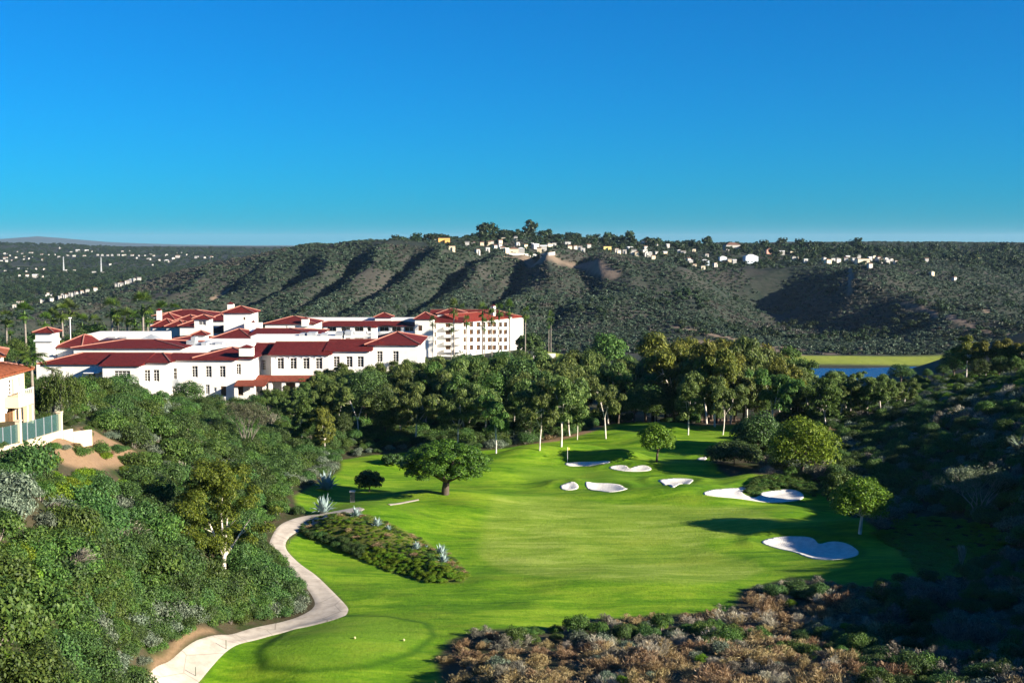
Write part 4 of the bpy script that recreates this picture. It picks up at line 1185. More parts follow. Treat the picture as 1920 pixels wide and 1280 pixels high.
def gn_stuff(name, pts, templates, label=None):
    """points -> instances of existing meshes, as ONE object"""
    me = bpy.data.meshes.new(name)
    me.vertices.add(len(pts)); me.vertices.foreach_set('co', np.array([p[:3] for p in pts], np.float32).ravel())
    def attr(n, ty, vals): 
        a = me.attributes.new(n, ty, 'POINT'); a.data.foreach_set('vector' if ty == 'FLOAT_VECTOR' else 'value', np.array(vals).ravel())
    attr('turn', 'FLOAT_VECTOR', np.array([(p[6] if len(p) > 6 else 0, p[7] if len(p) > 7 else 0, p[3]) for p in pts], np.float32))
    attr('size', 'FLOAT_VECTOR', np.array([p[4] for p in pts], np.float32))
    attr('pick', 'INT', np.array([p[5] for p in pts], np.int32))
    me.update()
    o = link(name, me)
    ng = bpy.data.node_groups.new(name, 'GeometryNodeTree')
    ng.interface.new_socket('Geometry', in_out='INPUT', socket_type='NodeSocketGeometry')
    ng.interface.new_socket('Geometry', in_out='OUTPUT', socket_type='NodeSocketGeometry')
    n, l = ng.nodes, ng.links
    gi, go = n.new('NodeGroupInput'), n.new('NodeGroupOutput')
    iop = n.new('GeometryNodeInstanceOnPoints'); jn = n.new('GeometryNodeJoinGeometry')
    mp = n.new('GeometryNodeMeshToPoints')
    for t in reversed(templates):
        oi = n.new('GeometryNodeObjectInfo'); oi.inputs['Object'].default_value = t; oi.inputs['As Instance'].default_value = True
        oi.transform_space = 'ORIGINAL'; l.new(oi.outputs['Geometry'], jn.inputs[0])
    def named(nm, ty):
        q = n.new('GeometryNodeInputNamedAttribute'); q.data_type = ty; q.inputs['Name'].default_value = nm; return q.outputs['Attribute']
    l.new(gi.outputs[0], mp.inputs[0]); l.new(mp.outputs[0], iop.inputs['Points']); l.new(jn.outputs[0], iop.inputs['Instance'])
    iop.inputs['Pick Instance'].default_value = True
    l.new(named('pick', 'INT'), iop.inputs['Instance Index'])
    er = n.new('FunctionNodeEulerToRotation'); l.new(named('turn', 'FLOAT_VECTOR'), er.inputs[0]); l.new(er.outputs[0], iop.inputs['Rotation'])
    l.new(named('size', 'FLOAT_VECTOR'), iop.inputs['Scale'])
    l.new(iop.outputs[0], go.inputs[0])
    md = o.modifiers.new('scatter', 'NODES'); md.node_group = ng
    return tag(o, label, None, None, 'stuff')
# ------------------------------------------------------------------ tree meshes (trunk, crown), built about 10 m tall and scaled when placed
def euc_mesh(seed, leaf, n=13000, H=10.0, spread=.22, bark=None, lean=.12, fork=(.2,.36), droop=.75, L=.44, W=.14):
    r = random.Random(seed)
    mb = MB(); clumps = []
    a0 = r.random()*2*PI; ln = r.uniform(.3, 1) * lean * H
    hf = r.uniform(*fork) * H
    base = Vector((0,0,-.3)); top = Vector((math.cos(a0)*ln*.5, math.sin(a0)*ln*.5, hf))
    mid = (base+top)/2 + Vector((r.uniform(-.1,.1), r.uniform(-.1,.1), 0))
    R = .0105*H
    mb.tube([base, mid, top], R*1.25, R*.9, 7)
    k = r.choice((2, 3, 3, 4))
    for i in range(k):
        a = a0 + 2*PI*i/k + r.uniform(-.5,.5)
        q = spread*H*r.uniform(.45, 1.15); hz = H*r.uniform(.72, .95)
        end = Vector((top.x + q*math.cos(a), top.y + q*math.sin(a), hz))
        m1 = top.lerp(end, .4) + Vector((r.uniform(-.25,.25), r.uniform(-.25,.25), r.uniform(0,.5)))
        pts = [top, m1, top.lerp(end, .72) + Vector((0,0,.3)), end]
        mb.tube(pts, R*.66, R*.16, 6)
        for j in range(12):
            p = m1.lerp(end, r.uniform(-.55, 1.0)); b = a + r.uniform(-1.9, 1.9); ql = H*r.uniform(.05,.22)
            e2 = p + Vector((ql*math.cos(b), ql*math.sin(b), H*r.uniform(-.12,.07)))
            mb.tube([p, p.lerp(e2,.5)+Vector((0,0,.12)), e2], R*.26, R*.09, 4, cap=False)
            rr = H*r.uniform(.045,.10)
            clumps.append((e2.x, e2.y, e2.z, rr, rr, rr*r.uniform(.8,1.15)))
        rr = H*r.uniform(.08,.12)
        clumps.append((end.x, end.y, end.z, rr, rr, rr))
        clumps.append((pts[2].x, pts[2].y, pts[2].z, rr*.9, rr*.9, rr*1.1))
    tr = mb.mesh('trunk', bark or BARK_WHITE, True)
    cr = crown_mesh('crown', clumps, n, L, W, leaf, seed, droop=droop, shell=.35)
    return tr, cr
def oak_mesh(seed, leaf, n=7000, H=10.0, rx=5.0, bark=None, L=.36, W=.21, lobes=22, low=.16, shell=.62):
    """dense rounded tree whose crown comes low to the ground"""
    r = random.Random(seed); mb = MB(); clumps = []
    top = Vector((r.uniform(-.3,.3), r.uniform(-.3,.3), H*.3))
    mb.tube([(0,0,-.3), top*.5, top], .034*H, .024*H, 7)
    for i in range(lobes):
        t = (i+.5)/lobes; ph = math.acos(1-1.55*t); a = i*2.39996 + r.uniform(-.3,.3)
        q = rx*.70*math.sin(ph)*r.uniform(.8,1.1)
        z = H*(low + (1-low)*(.47+.36*math.cos(ph)*r.uniform(.88,1.12)))
        rr = rx*r.uniform(.27,.40)
        c = Vector((q*math.cos(a), q*math.sin(a), z))
        clumps.append((c.x, c.y, c.z, rr, rr, rr*.85))
        if i % 2 == 0: mb.tube([top, top.lerp(c,.5)+Vector((0,0,.3)), c], .011*H, .004*H, 5, cap=False)
    clumps.append((0,0,H*.55,rx*.5,rx*.5,H*.25))
    return mb.mesh('trunk', bark or BARK_DARK, True), crown_mesh('crown', clumps, n, L, W, leaf, seed, shell=shell, upbias=.35)
def pine_mesh(seed):
    """broad pine: a short dark trunk that forks low under a deep, wide, lumpy crown"""
    r = random.Random(seed); mb = MB(); clumps = []
    top = Vector((.1, 0, 1.35))
    mb.tube([(0,0,-.3),(0,0,.4),(.05,0,.9),top], .42, .33, 8)
    for i in range(11):
        a = 2*PI*i/11 + r.uniform(-.2,.2); q = r.uniform(2.4, 3.8) if i % 3 else r.uniform(.8,1.8); z = r.uniform(2.9,4.0) if i % 3 else r.uniform(4.4,5.2)
        e = Vector((q*math.cos(a)+.1, q*math.sin(a), z)); m = top.lerp(e,.5)+Vector((0,0,-.15))
        mb.tube([top, m, e], .18, .05, 6)
    for i in range(95):
        t = (i+.5)/95; cz = 1 - 1.28*t; ph = math.acos(max(-1, cz)); a = i*2.39996 + r.uniform(-.25,.25)
        k = r.uniform(.80, 1.02)
        q = 4.15*math.sin(ph)*k; z = 3.05 + (2.55 if cz > 0 else 2.9)*cz*k
        rr = r.uniform(.55,.95); clumps.append((q*math.cos(a), q*math.sin(a), z, rr, rr, rr*.62))
    for i in range(16):
        a = r.random()*6.28; q = r.random()*2.6; clumps.append((q*math.cos(a), q*math.sin(a), r.uniform(2.6,4.2), .9,.9,.6))
    return mb.mesh('trunk', BARK_DARK, True), crown_mesh('crown', clumps, 42000, .20, .11, GREEN_PINE, seed, shell=.55, upbias=.6)
def fan_palm_mesh(seed, H=10.0, R=1.5, skirt=True):
    r = np.random.default_rng(seed); mb = MB()
    mb.tube([(0,0,-.3),(.1,0,H*.35),(.05,0,H*.7),(0,0,H-.5)], .21, .15, 7)
    v = []
    for i in range(34):
        a = r.random()*2*PI; el = r.uniform(-.85, 1.35)
        d = np.array([math.cos(a)*math.cos(el), math.sin(a)*math.cos(el), math.sin(el)])
        c = np.array([0,0,H-.4]) + d*R*.55
        side = np.array([-math.sin(a), math.cos(a), 0]); up = np.cross(d, side)
        for k in range(9):
            t = (k-4)/4*1.25; dd = d*math.cos(t) + side*math.sin(t); dd = dd - np.array([0,0,.25])*abs(t)
            v.append(kites((c+dd*R*.28)[None], dd[None], up[None], R*.62, .13)[:])
    if skirt:
        for i in range(60):
            a = r.random()*2*PI; z = H-.6-r.random()*H*.14
            v.append(kites(np.array([[.24*math.cos(a), .24*math.sin(a), z]]), np.array([[.2*math.cos(a), .2*math.sin(a), -1.]]), np.array([[math.cos(a), math.sin(a), .1]]), 1.1, .22))
    V = np.concatenate(v)
    return mb.mesh('trunk', BARK_GREY, True), np_mesh('crown', V, quads(len(V)//4), GREEN_PALM)
def frond_mesh(seed, L=2.8, droop=1.0, mat=None):
    """one feather frond pointing along +X and arching over"""
    r = np.random.default_rng(seed); P, D, NN, LL = [], [], [], []
    spine = []
    for i in range(26):
        t = i/25; x = L*(t*.95 - .18*t*t*droop); z = L*(.42*t - .95*droop*t*t*.75)
        spine.append((x, 0, z))
        if i < 2: continue
        for s in (-1, 1):
            d = np.array([.45, s*.9, -.35-.5*t]) + r.normal(size=3)*.08
            l_ = L*.30*math.sin(PI*min(.97, .12+t*.88))
            d /= np.linalg.norm(d)
            P.append(np.array(spine[-1]) + d*l_*.5); D.append(d); NN.append(np.array([0, -s*.4, 1.])); LL.append(l_)
    v = kites(np.array(P), np.array(D), np.array(NN), np.array(LL), .10)
    mb = MB(); mb.tube(spine[::4], .03, .008, 4, cap=False)
    q = [f for f in mb.f if len(f) == 4]
    V = np.r_[v, np.array(mb.v)]; F = np.r_[quads(len(P)), np.array(q) + len(v)]
    return np_mesh('frond', V, F, mat or GREEN_PALM)
def bare_mesh(seed, H=6.0, R=3.0, bark=BARK_GREY, leaf=None, n=1600):
    r = random.Random(seed); mb = MB(); P = []
    def grow(p, d, l, rad, depth):
        e = p + d*l; mb.tube([p, (p+e)/2 + Vector((r.uniform(-.06,.06),)*3)*l, e], rad, rad*.6, 5 if depth < 2 else 3, cap=False)
        if depth >= 5 or l < .25: P.append(e); return
        for i in range(3 if depth in (0, 2) else 2):
            nd = (d + Vector((r.uniform(-.75,.75), r.uniform(-.75,.75), r.uniform(-.12,.42)))).normalized()
            grow(e, nd, l*r.uniform(.62,.86), rad*.58, depth+1)
    for i in range(4):
        a = i*PI/2 + r.random(); grow(Vector((.1*math.cos(a), .1*math.sin(a), -.2)), Vector((.45*math.cos(a), .45*math.sin(a), 1)).normalized(), H*.27, .10, 0)
    tr = mb.mesh('trunk', bark, True)
    rr = np.random.default_rng(seed); C = np.array([tuple(p) for p in P]); k = rr.integers(len(C), size=n)
    pts = C[k] + rr.normal(size=(n,3))*.22
    v = kites(pts, unit(n, rr)+np.array([0,0,.4]), unit(n, rr), .26*(.6+.7*rr.random(n)), .07)
    return tr, np_mesh('crown', v, quads(n), leaf or GREEN_SAGE)
def weep_mesh(seed, H=8.0, R=3.6):
    """weeping tree: curtains of narrow leaves hanging from a domed crown"""
    r = np.random.default_rng(seed); mb = MB()
    mb.tube([(0,0,-.3),(.1,0,2),(0,.1,4.2)], .24, .16, 7)
    P, D, LL = [], [], []
    for i in range(170):
        a = r.random()*2*PI; q = R*math.sqrt(r.random())*1.0; zt = H*(.98 - .30*(q/R)**2) - r.random()*1.2
        ln = r.uniform(1.6, 4.4)*(.5+.5*q/R)
        if i % 8 == 0: mb.tube([(0,.1,4.0),(q*.5*math.cos(a), q*.5*math.sin(a), zt*.85),(q*math.cos(a), q*math.sin(a), zt)], .07, .02, 4, cap=False)
        m = int(ln*15)
        for j in range(m):
            t = j/m; P.append((q*math.cos(a)*(1+.06*t)+r.normal()*.16, q*math.sin(a)*(1+.06*t)+r.normal()*.16, max(.5, zt - t*ln)))
            D.append((r.normal()*.35, r.normal()*.35, -1)); LL.append(.42)
    n = len(P)
    v = kites(np.array(P), np.array(D), unit(n, r), np.array(LL), .13)
    return mb.mesh('trunk', BARK_GREY, True), np_mesh('crown', v, quads(n), GREEN_MID)

T = {}
T['euc'] = [euc_mesh(100+i, GREEN_OLIVE, 13000, spread=(.2,.26,.18,.24,.22,.28,.2)[i]) for i in range(7)]
def recolour(pairs, mat):
    out = []
    for t, c in pairs:
        c2 = c.copy(); c2.materials.clear(); c2.materials.append(mat); out.append((t, c2))
    return out
T['gold'] = recolour(T['euc'][:5], GREEN_GOLD)
T['eucmid'] = recolour(T['euc'][2:6], GREEN_MID)
T['oak'] = [oak_mesh(120+i, GREEN_DARK, 7000, rx=(4.6,5.4,5.0,4.2)[i]) for i in range(4)]
T['oakmid'] = recolour(T['oak'], GREEN_MID)
T['fan'] = [fan_palm_mesh(130+i, 10, 1.7 + .2*i) for i in range(3)]
def place_tree(kind, v, loc, H, label, cat='tree', group=None, rot=None, wide=1.0, name=None, builtH=10.0):
    tr, cr = T[kind][v % len(T[kind])]
    s = H / builtH
    e = empty(name or {'euc':'eucalyptus_tree','gold':'eucalyptus_tree','eucmid':'eucalyptus_tree','oak':'oak_tree','oakmid':'oak_tree','fan':'palm_tree'}[kind],
              loc, label, cat, group, random.random()*2*PI if rot is None else rot, (s*wide, s*wide, s))
    link('trunk', tr, e); link('crown', cr, e)
    return e
def tree_to(kind, v, px, Y, top_py, label, wide=1.0, **k):
    """a tree that stands on the ground under column px at distance Y, its top at photo row top_py"""
    g = onground(px, Y); H = max(2.0, Z(top_py, Y) - g.z)
    return place_tree(kind, v, g, H, label, wide=wide, **k)

# ------------------------------------------------------------------ the eucalyptus grove
TOPS = [(480,740),(520,722),(560,716),(600,696),(640,684),(690,686),(740,678),(790,668),(850,668),(900,668),(950,664),(1010,668),(1060,664),(1110,668),(1160,670),(1200,652),(1240,640),(1290,632),(1330,640),(1380,634),(1420,634),(1460,645),(1490,668),(1520,702),(1560,700),(1600,690),(1640,706),(1680,704),(1720,690),(1760,668)]
def top_at(px): return float(np.interp(px, [p for p, _ in TOPS], [q for _, q in TOPS]))
r = random.Random(21)
KINDS = {
 'euc': ('olive green eucalyptus with pale trunk', 'in the grove behind the golf course'),
 'eucmid': ('fresh green eucalyptus with pale trunk', 'in the grove behind the golf course'),
 'gold': ('tall golden green eucalyptus', 'in the high part of the grove before the lagoon'),
 'oak': ('dense dark green tree with a low crown', 'in the grove behind the golf course'),
 'oakmid': ('mid green rounded tree with a low crown', 'in the grove behind the golf course')}
GROVE = []
for Y, st, lo, hi, frac in ((206,7.0,560,1010,.62),(212,5.8,520,1110,.74),(221,5.6,500,1180,.84),(232,5.4,490,1520,.92),(243,5.6,480,1530,.97),(256,6.0,600,1530,1.0),(272,6.0,600,1500,1.0),(292,7.0,640,1500,.95),(315,8.0,700,1500,.9)):
    x = X(lo, Y)
    while x < X(hi, Y):
        xx = x + r.uniform(-1.6,1.6); YY = Y + r.uniform(-4,4); px = 960 + FPX*xx/YY
        x += st * r.uniform(.75, 1.3)
        g = onground(px, YY)
        if sdist(np.array([g.x]), np.array([g.y]), ZP['LAWN'])[0] > -1.5: continue
        if px > 1240 and YY < 228 : continue
        if Y > 285 and r.random() < .6: a_dark = True
        else: a_dark = False
        z = Z(top_at(px), YY); H = (z - g.z) * frac * r.uniform(.92, 1.10)
        a = r.random()
        if 1215 < px < 1495: kind = 'gold' if a < .62 else 'euc' if a < .8 else 'eucmid'
        elif px > 1495: kind = 'euc' if a < .5 else 'eucmid'
        else: kind = 'euc' if a < .68 else 'eucmid' if a < .84 else 'oak' if a < .95 else 'oakmid'
        if a_dark: kind = 'oak' if a < .6 else 'oakmid'
        if frac < .7 and a > .5: kind = 'oak' if a < .8 else 'oakmid'; H *= .62
        a1, a2 = KINDS[kind]
        if px > 1495: a2 = 'in the low grove in front of the lagoon'
        place_tree(kind, r.randrange(99), g, H, a1 + ' ' + a2, group=a1 + 's ' + a2, wide=(1.0 if kind in ('euc','gold','eucmid') else .8)*r.uniform(.9,1.15), rot=r.random()*6.28)
for i, (px, Y, hh) in enumerate(((1190,236,6),(1212,244,8),(1232,240,5),(1250,250,9),(1272,246,6),(1300,254,8),(1322,250,5),(1345,256,7),(1372,252,6),(1395,258,8),(1420,250,6),(1445,256,8),(1470,252,6),(1498,256,7),(1520,250,5),(1160,240,6),(1285,268,11),(1330,270,11),(1380,270,11),(1430,270,11),(1225,266,11))):
    lab = 'low dark leafy tree among the pale trunks of the grove' if i % 2 else 'low green leafy tree among the pale trunks of the grove'
    place_tree('oak' if i % 2 else 'oakmid', i, onground(px, Y), hh, lab, group=lab.replace('tree', 'trees'), wide=1.15)
# trees that stand out at the grove's edge: (kind, variant, column, base row, top row, label)
def tree_at(kind, v, px, base, top, label, wide=1.0, **k):
    g = ground(px, base, 60, 420)
    return tree_to(kind, v, px, g.y, top, label, wide, **k)
tree_at('euc', 1, 1053, 837, 690, 'eucalyptus with a crooked thick white trunk at the fairway edge', 1.05, rot=1.0)
tree_at('euc', 3, 1137, 822, 700, 'eucalyptus with a white trunk curving right above bare dirt', 1.0, rot=2.2)
tree_at('euc', 0, 1083, 824, 745, 'slim eucalyptus with a short white forked stem between two leaning ones', .9)
tree_at('euc', 4, 1012, 844, 715, 'eucalyptus with a thin dark upright trunk left of the crooked white one', .95)
tree_at('eucmid', 1, 930, 850, 735, 'light green young tree with a white stem behind the umbrella pine', .95)
tree_at('euc', 2, 1292, 815, 700, 'leaning white-trunked tree on the lawn right of the small round tree', .95, rot=.4)
tree_at('euc', 5, 1357, 815, 705, 'dark thin-trunked eucalyptus leaning right at the far end of the lawn', .9)
tree_at('gold', 0, 1342, 800, 645, 'tall eucalyptus with twin straight white trunks behind the far lawn', .9)
tree_at('eucmid', 3, 1450, 806, 690, 'pale drooping willow-like tree behind the large round tree', 1.1)
tree_at('euc', 6, 1528, 780, 702, 'eucalyptus with a white zigzag trunk above the reddish brush', 1.0)
tree_at('eucmid', 0, 565, 835, 745, 'tree with a white slanting trunk at the left end of the grove', .9)
tree_at('gold', 2, 608, 850, 765, 'small golden crowned tree on two bare stems at the grove edge', 1.0)

# broad dark trees below the hotel front
for i, (px, Y, top, kind) in enumerate(((185,205,712,'oak'),(228,212,700,'oak'),(272,224,738,'oakmid'),(300,228,742,'oak'),(352,215,712,'oak'),(330,205,735,'oakmid'),(400,222,738,'oak'),(440,226,744,'oakmid'),(480,224,738,'oak'),(515,228,728,'oakmid'),(250,190,745,'oak'),(300,185,770,'oak'),(380,196,765,'oak'),(445,205,768,'oak'),(210,178,760,'oak'),(545,222,742,'oak'))):
    g = onground(px, Y); H = Z(top, Y) - g.z
    lab = {'oak':'broad dark green tree below the white hotel front', 'oakmid':'lighter green rounded tree below the white hotel front'}[kind]
    place_tree(kind, i, g, max(3.0, H), lab, group=lab.replace('tree','trees'), wide=.85*max(.8, min(1.3, 8/max(H,1))), rot=i*1.3)

# right-hand hill crest trees
for i, (px, Y, top, kind, w) in enumerate(((1790,255,655,'oak',1.0),(1812,250,626,'gold',1.1),(1850,246,640,'gold',1.2),(1885,244,632,'gold',1.2),(1915,242,640,'gold',1.2),(1955,240,630,'gold',1.2),(1770,262,680,'oak',1.0),(1838,238,672,'oak',1.0),(1875,238,668,'oak',1.0),(1905,236,665,'oakmid',.9),(1740,268,690,'oak',1.0),(1690,280,682,'oak',1.3),(1655,275,712,'oakmid',1.0),(1600,270,692,'euc',1.2),(1575,262,705,'euc',1.2),(1630,262,716,'eucmid',1.1),(1660,252,722,'euc',1.1),(1550,258,715,'eucmid',1.1),(1700,262,708,'oak',1.0),(1725,255,700,'euc',1.0),(1990,238,640,'gold',1.2))):
    lab = {'gold':'golden green eucalyptus on the right hill crest','oak':'dark spreading tree on the right hill crest','oakmid':'mid green tree on the right hill crest','euc':'slender olive tree in front of the lagoon','eucmid':'light green slender tree in front of the lagoon'}[kind]
    tree_to(kind, i+2, px, Y, top, lab, w, group=lab.replace('tree','trees').replace('eucalyptus','eucalypts'), rot=i*.9)

r2 = random.Random(77)
for i, px in enumerate(range(1498, 1716, 13)):
    Y = 222 + r2.uniform(-6, 14); kd = 'eucmid' if i % 3 == 1 else 'euc'
    lab = {'euc':'slender olive tree in front of the lagoon','eucmid':'light green slender tree in front of the lagoon'}[kd]
    tree_to(kd, i*3, px + r2.uniform(-4,4), Y, (716 if px < 1560 else 706 if px < 1660 else 714) + r2.uniform(-10, 16), lab, 1.2, group=lab.replace('tree','trees'), rot=i*2.1)
# ------------------------------------------------------------------ single trees on and around the course
T['pine'] = [pine_mesh(140)]
g = ground(835, 926, 60, 300); s = (926-823)*g.y/FPX/6.0
e = empty('pine_tree', g, 'dark green umbrella pine with a spreading flat crown on the open lawn', 'tree', None, .3, (s*1.12, s*1.12, s))
link('trunk', T['pine'][0][0], e); link('crown', T['pine'][0][1], e)
def single(nm, seed, px, base, crown, label, leaf, lobes=24, low=.16, n=9000, L=.30, W=.17, bark=None, hid=None):
    """crown = (left, right, top) in photo pixels"""
    g = ground(px, base, 60, 420) if hid is None else onground(px, hid)
    H = (Z(crown[2], g.y) - g.z); rx = (crown[1]-crown[0])/2*g.y/FPX
    k = 10/H
    tr, cr = oak_mesh(seed, leaf, n, 10.0, rx*k, bark, L*k*1.0, W*k, lobes, low)
    e = empty(nm, g, label, 'tree', None, seed*.7, (1/k,)*3)
    link('trunk', tr, e); link('crown', cr, e); return e
single('round_tree', 201, 1231, 866, (1192,1270,795), 'small round green tree alone on the lawn behind the bunkers', GREEN_TREE, 22, .20)
single('round_tree', 202, 1505, 893, (1438,1574,783), 'largest round tree on the course, beside the winding bunker and the dark slope', GREEN_TREE, 36, .02, 15000, .34, .2)
single('round_tree', 203, 1612, 1000, (1556,1666,893), 'bright green round tree above the large near bunker', GREEN_TREE, 28, .14, 11000, .26, .15, BARK_WHITE)
single('round_tree', 204, 1140, 668, (1106,1176,622), 'dark green round tree standing alone beyond the grove, right of the hotel', GREEN_MID, 26, .04, 6000, .8, .5, None, 455)
single('dark_tree', 205, 993, 668, (963,1022,624), 'dark green tree at the right end of the far hotel block', GREEN_DARK, 18, .10, 5000, .8, .5, None, 468)
single('dark_tree', 206, 1425, 880, (1375,1478,775), 'dark bushy tree mass left of the largest round tree', GREEN_DARK, 30, .0, 11000, .36, .2, None, 196)
single('dark_tree', 207, 1380, 890, (1330,1440,832), 'low dark bush spreading at the shaded right edge of the far lawn', GREEN_DARK, 20, .0, 7000, .34, .2, None, 186)
single('dark_tree', 208, 1578, 935, (1545,1612,880), 'dark green bush between the largest round tree and the bright green one', GREEN_MID, 18, .0, 6000, .3, .18, None, 158)
single('dark_tree', 209, 690, 925, (655,712,880), 'dark rounded bush standing in the shadow of the umbrella pine', GREEN_DARK, 16, .0, 5000, .26, .16, None, 168)
single('leafy_bush', 210, 735, 872, (722,768,852), 'small leafy bush on the lawn left of the umbrella pine', GREEN_DARK, 12, .0, 2500, .3, .2, None, 187)
def lumpy_crown(seed, mat, n, k):
    q = random.Random(seed); cl = []
    for i in range(84):
        z = q.uniform(1.9, 9.8); f = math.sin(PI*min(1, max(.12, (z-.4)/10.2)))**.7
        a = q.random()*6.283; rad = 5.1*f*math.sqrt(q.random())*(1 + .22*math.sin(3*a+1))
        rr = q.uniform(.55, 1.15); cl.append(((rad*math.cos(a)-.5)*k, rad*math.sin(a)*k, z*k, rr*k, rr*k, rr*.95*k))
    return None, crown_mesh('crown', cl, n, .24*k, .10*k, mat, seed, droop=.4, shell=.35)
# near golden tree with white forked trunk by the path
g = onground(412, 120.5); H = Z(858, g.y) - g.z; k = 10/H
GOLDN = leaf_mat('near_tree_leaves', (.030,.050,.006), (.080,.120,.012), (.18,.215,.022), .3, .02)
_, cr = lumpy_crown(305, GOLDN, 44000, k)
r = random.Random(9); mb = MB()
f1, f2 = Vector((.05,0,1.1)), Vector((.15,0,2.2))
mb.tube([(0,0,-.4),(.0,0,.5),f1], .24, .2, 8)
for p0, a, q, z in ((f1,.2,2.2,4.2),(f1,3.3,1.6,5.2),(f1,-.9,1.2,6.0),(f1,1.9,2.0,5.6)):
    e_ = Vector((q*math.cos(a), q*math.sin(a), z)); mb.tube([p0, p0.lerp(e_,.5)+Vector((0,0,-.1)), e_], .17, .06, 6)
    for j in range(3):
        b_ = a + r.uniform(-1,1); p1 = p0.lerp(e_, .6+.15*j); e2 = p1 + Vector((1.2*math.cos(b_), 1.2*math.sin(b_), r.uniform(.6,1.6))); mb.tube([p1, e2], .06, .025, 4, cap=False)
e = empty('eucalyptus_tree', g, 'golden green tree with white forked trunk among the brush by the path', 'tree', None, 0, (1/k,)*3)
link('trunk', mb.mesh('trunk', BARK_WHITE, True), e, scale=(k,)*3); c = link('crown', cr, e); c.location = (0, 0, .3*k)
# wispy bare trees
T['bare'] = [bare_mesh(310, 6.0, 3.0, BARK_GREY, leaf_mat('thin_olive_leaves', (.04,.05,.025), (.08,.095,.045), (.15,.16,.08), .2), 3600), bare_mesh(311, 6.0, 3.0, plain('pale_grey_bark', (.30,.27,.22), .9, .3, 2), leaf_mat('pale_olive_leaves', (.05,.07,.03), (.11,.14,.07), (.20,.23,.13), .2), 4200)]
g = onground(460, 178); place_tree('bare', 0, g, Z(742, 178)-g.z, 'wispy grey half-bare tree rising from the brush before the grove', name='bare_tree', builtH=6.0, wide=.8)
g = ground(1835, 968, 60, 300); place_tree('bare', 1, g, Z(862, g.y)-g.z, 'pale grey-green many-stemmed tree on the shaded right slope', name='bare_tree', builtH=6.0, wide=1.05)
# weeping tree and palms by the villas
T['weep'] = [weep_mesh(320)]
g = onground(112, 138); place_tree('weep', 0, g, Z(690, 138)-g.z, 'weeping green tree above the garden wall, beside the feather palm', name='weeping_tree', builtH=8.0, wide=.95, rot=0)
FR = [frond_mesh(330+i, 2.6, (.75,1.0,1.25)[i]) for i in range(3)]
def feather_palm(px, Y, top, label, nfr=17, s=1.0):
    g = onground(px, Y); H = Z(top, Y) - g.z
    e = empty('palm_tree', g, label, 'palm tree', None)
    mb = MB(); mb.tube([(0,0,-.3),(.05,0,H*.4),(0,.05,H*.8),(0,0,H)], .20, .13, 8); mb.build('trunk', BARK_GREY, e, True)
    rr = random.Random(int(px))
    for i in range(nfr):
        f = link('frond', FR[i % 3], e, (0,0,H-.1)); f.rotation_euler = (0, -rr.uniform(-.25,.75), i*2.4+rr.uniform(-.2,.2)); f.scale = (s,)*3
    return e
feather_palm(58, 132, 668, 'feather palm with arching fronds beside the cream villa', 20, .92)
feather_palm(97, 140, 692, 'low feather palm poking out of the weeping tree', 11, .55)
# fan palms left of the hotel
for i, (px, Y, top) in enumerate(((14,335,592),(48,330,580),(86,350,598),(118,340,580),(133,360,575),(212,345,575),(222,352,588),(240,348,590),(270,338,566),(278,345,590),(180,365,600),(155,360,600),(20,345,615),(100,365,590),(306,400,578),(330,400,577),(255,352,595))):
    g = onground(px, Y); H = Z(top, Y) - g.z
    place_tree('fan', i, g, H, 'bushy fan palm in the row left of the hotel', 'palm tree', 'fan palms left of the hotel', wide=1.0)
for i, (px, Y, top) in enumerate(((985,452,583),(812,462,600),(851,455,574),(875,452,598),(905,452,579),(922,455,590),(936,450,578),(955,458,574),(785,440,645),(846,440,612),(768,442,655),(908,445,606),(866,520,576),(1033,560,592),(1029,575,605))):
    g = onground(px, Y); H = Z(top, Y) - g.z
    lab = 'tall thin palm standing before the far hotel block'
    if px > 1000: lab = 'very thin tall palm beyond the grove, right of the hotel'
    if px == 985: lab = 'tall bare palm trunk at the right end of the far hotel block'
    place_tree('fan', i, g, H, lab, 'palm tree', None if px == 985 else ('tall palms before the far hotel block' if px < 1000 else 'thin palms beyond the grove'), wide=.62)
for i, (px, Y, top) in enumerate(((30,322,632),(8,318,645),(100,330,628),(150,340,612),(200,345,618),(235,345,622),(180,350,605),(70,340,615),(262,350,612))):
    g = onground(px, Y); H = Z(top, Y) - g.z
    place_tree('oak' if i % 2 else 'oakmid', i, g, max(4, H), 'dark leafy tree filling the gap between the fan palms', group='leafy trees among the fan palms', wide=.9)
for i, (px, Y, top, kd) in enumerate(((590,254,700,'euc'),(612,256,690,'euc'),(640,258,682,'euc'),(672,258,690,'euc'),(700,260,680,'euc'),(725,262,684,'eucmid'),(765,264,672,'euc'),(745,274,676,'eucmid'),(790,300,668,'oak'),(820,330,668,'oak'),(860,340,668,'oakmid'),(900,350,662,'oak'),(940,350,656,'oak'),(975,380,655,'oakmid'),(1020,400,662,'oak'),(1060,380,660,'oakmid'),(1095,400,668,'oak'),(1180,420,668,'oak'),(880,300,672,'oak'),(960,300,668,'oak'))):
    lab = {'euc':'loose eucalyptus growing close to the hotel wall','eucmid':'light green eucalyptus growing close to the hotel wall','oak':'dark tree behind the grove below the far hotel block','oakmid':'green tree behind the grove below the far hotel block'}[kd]
    tree_to(kd, i, px, Y, top, lab, .9, group=lab.replace('tree', 'trees').replace('eucalyptus','eucalypts'))

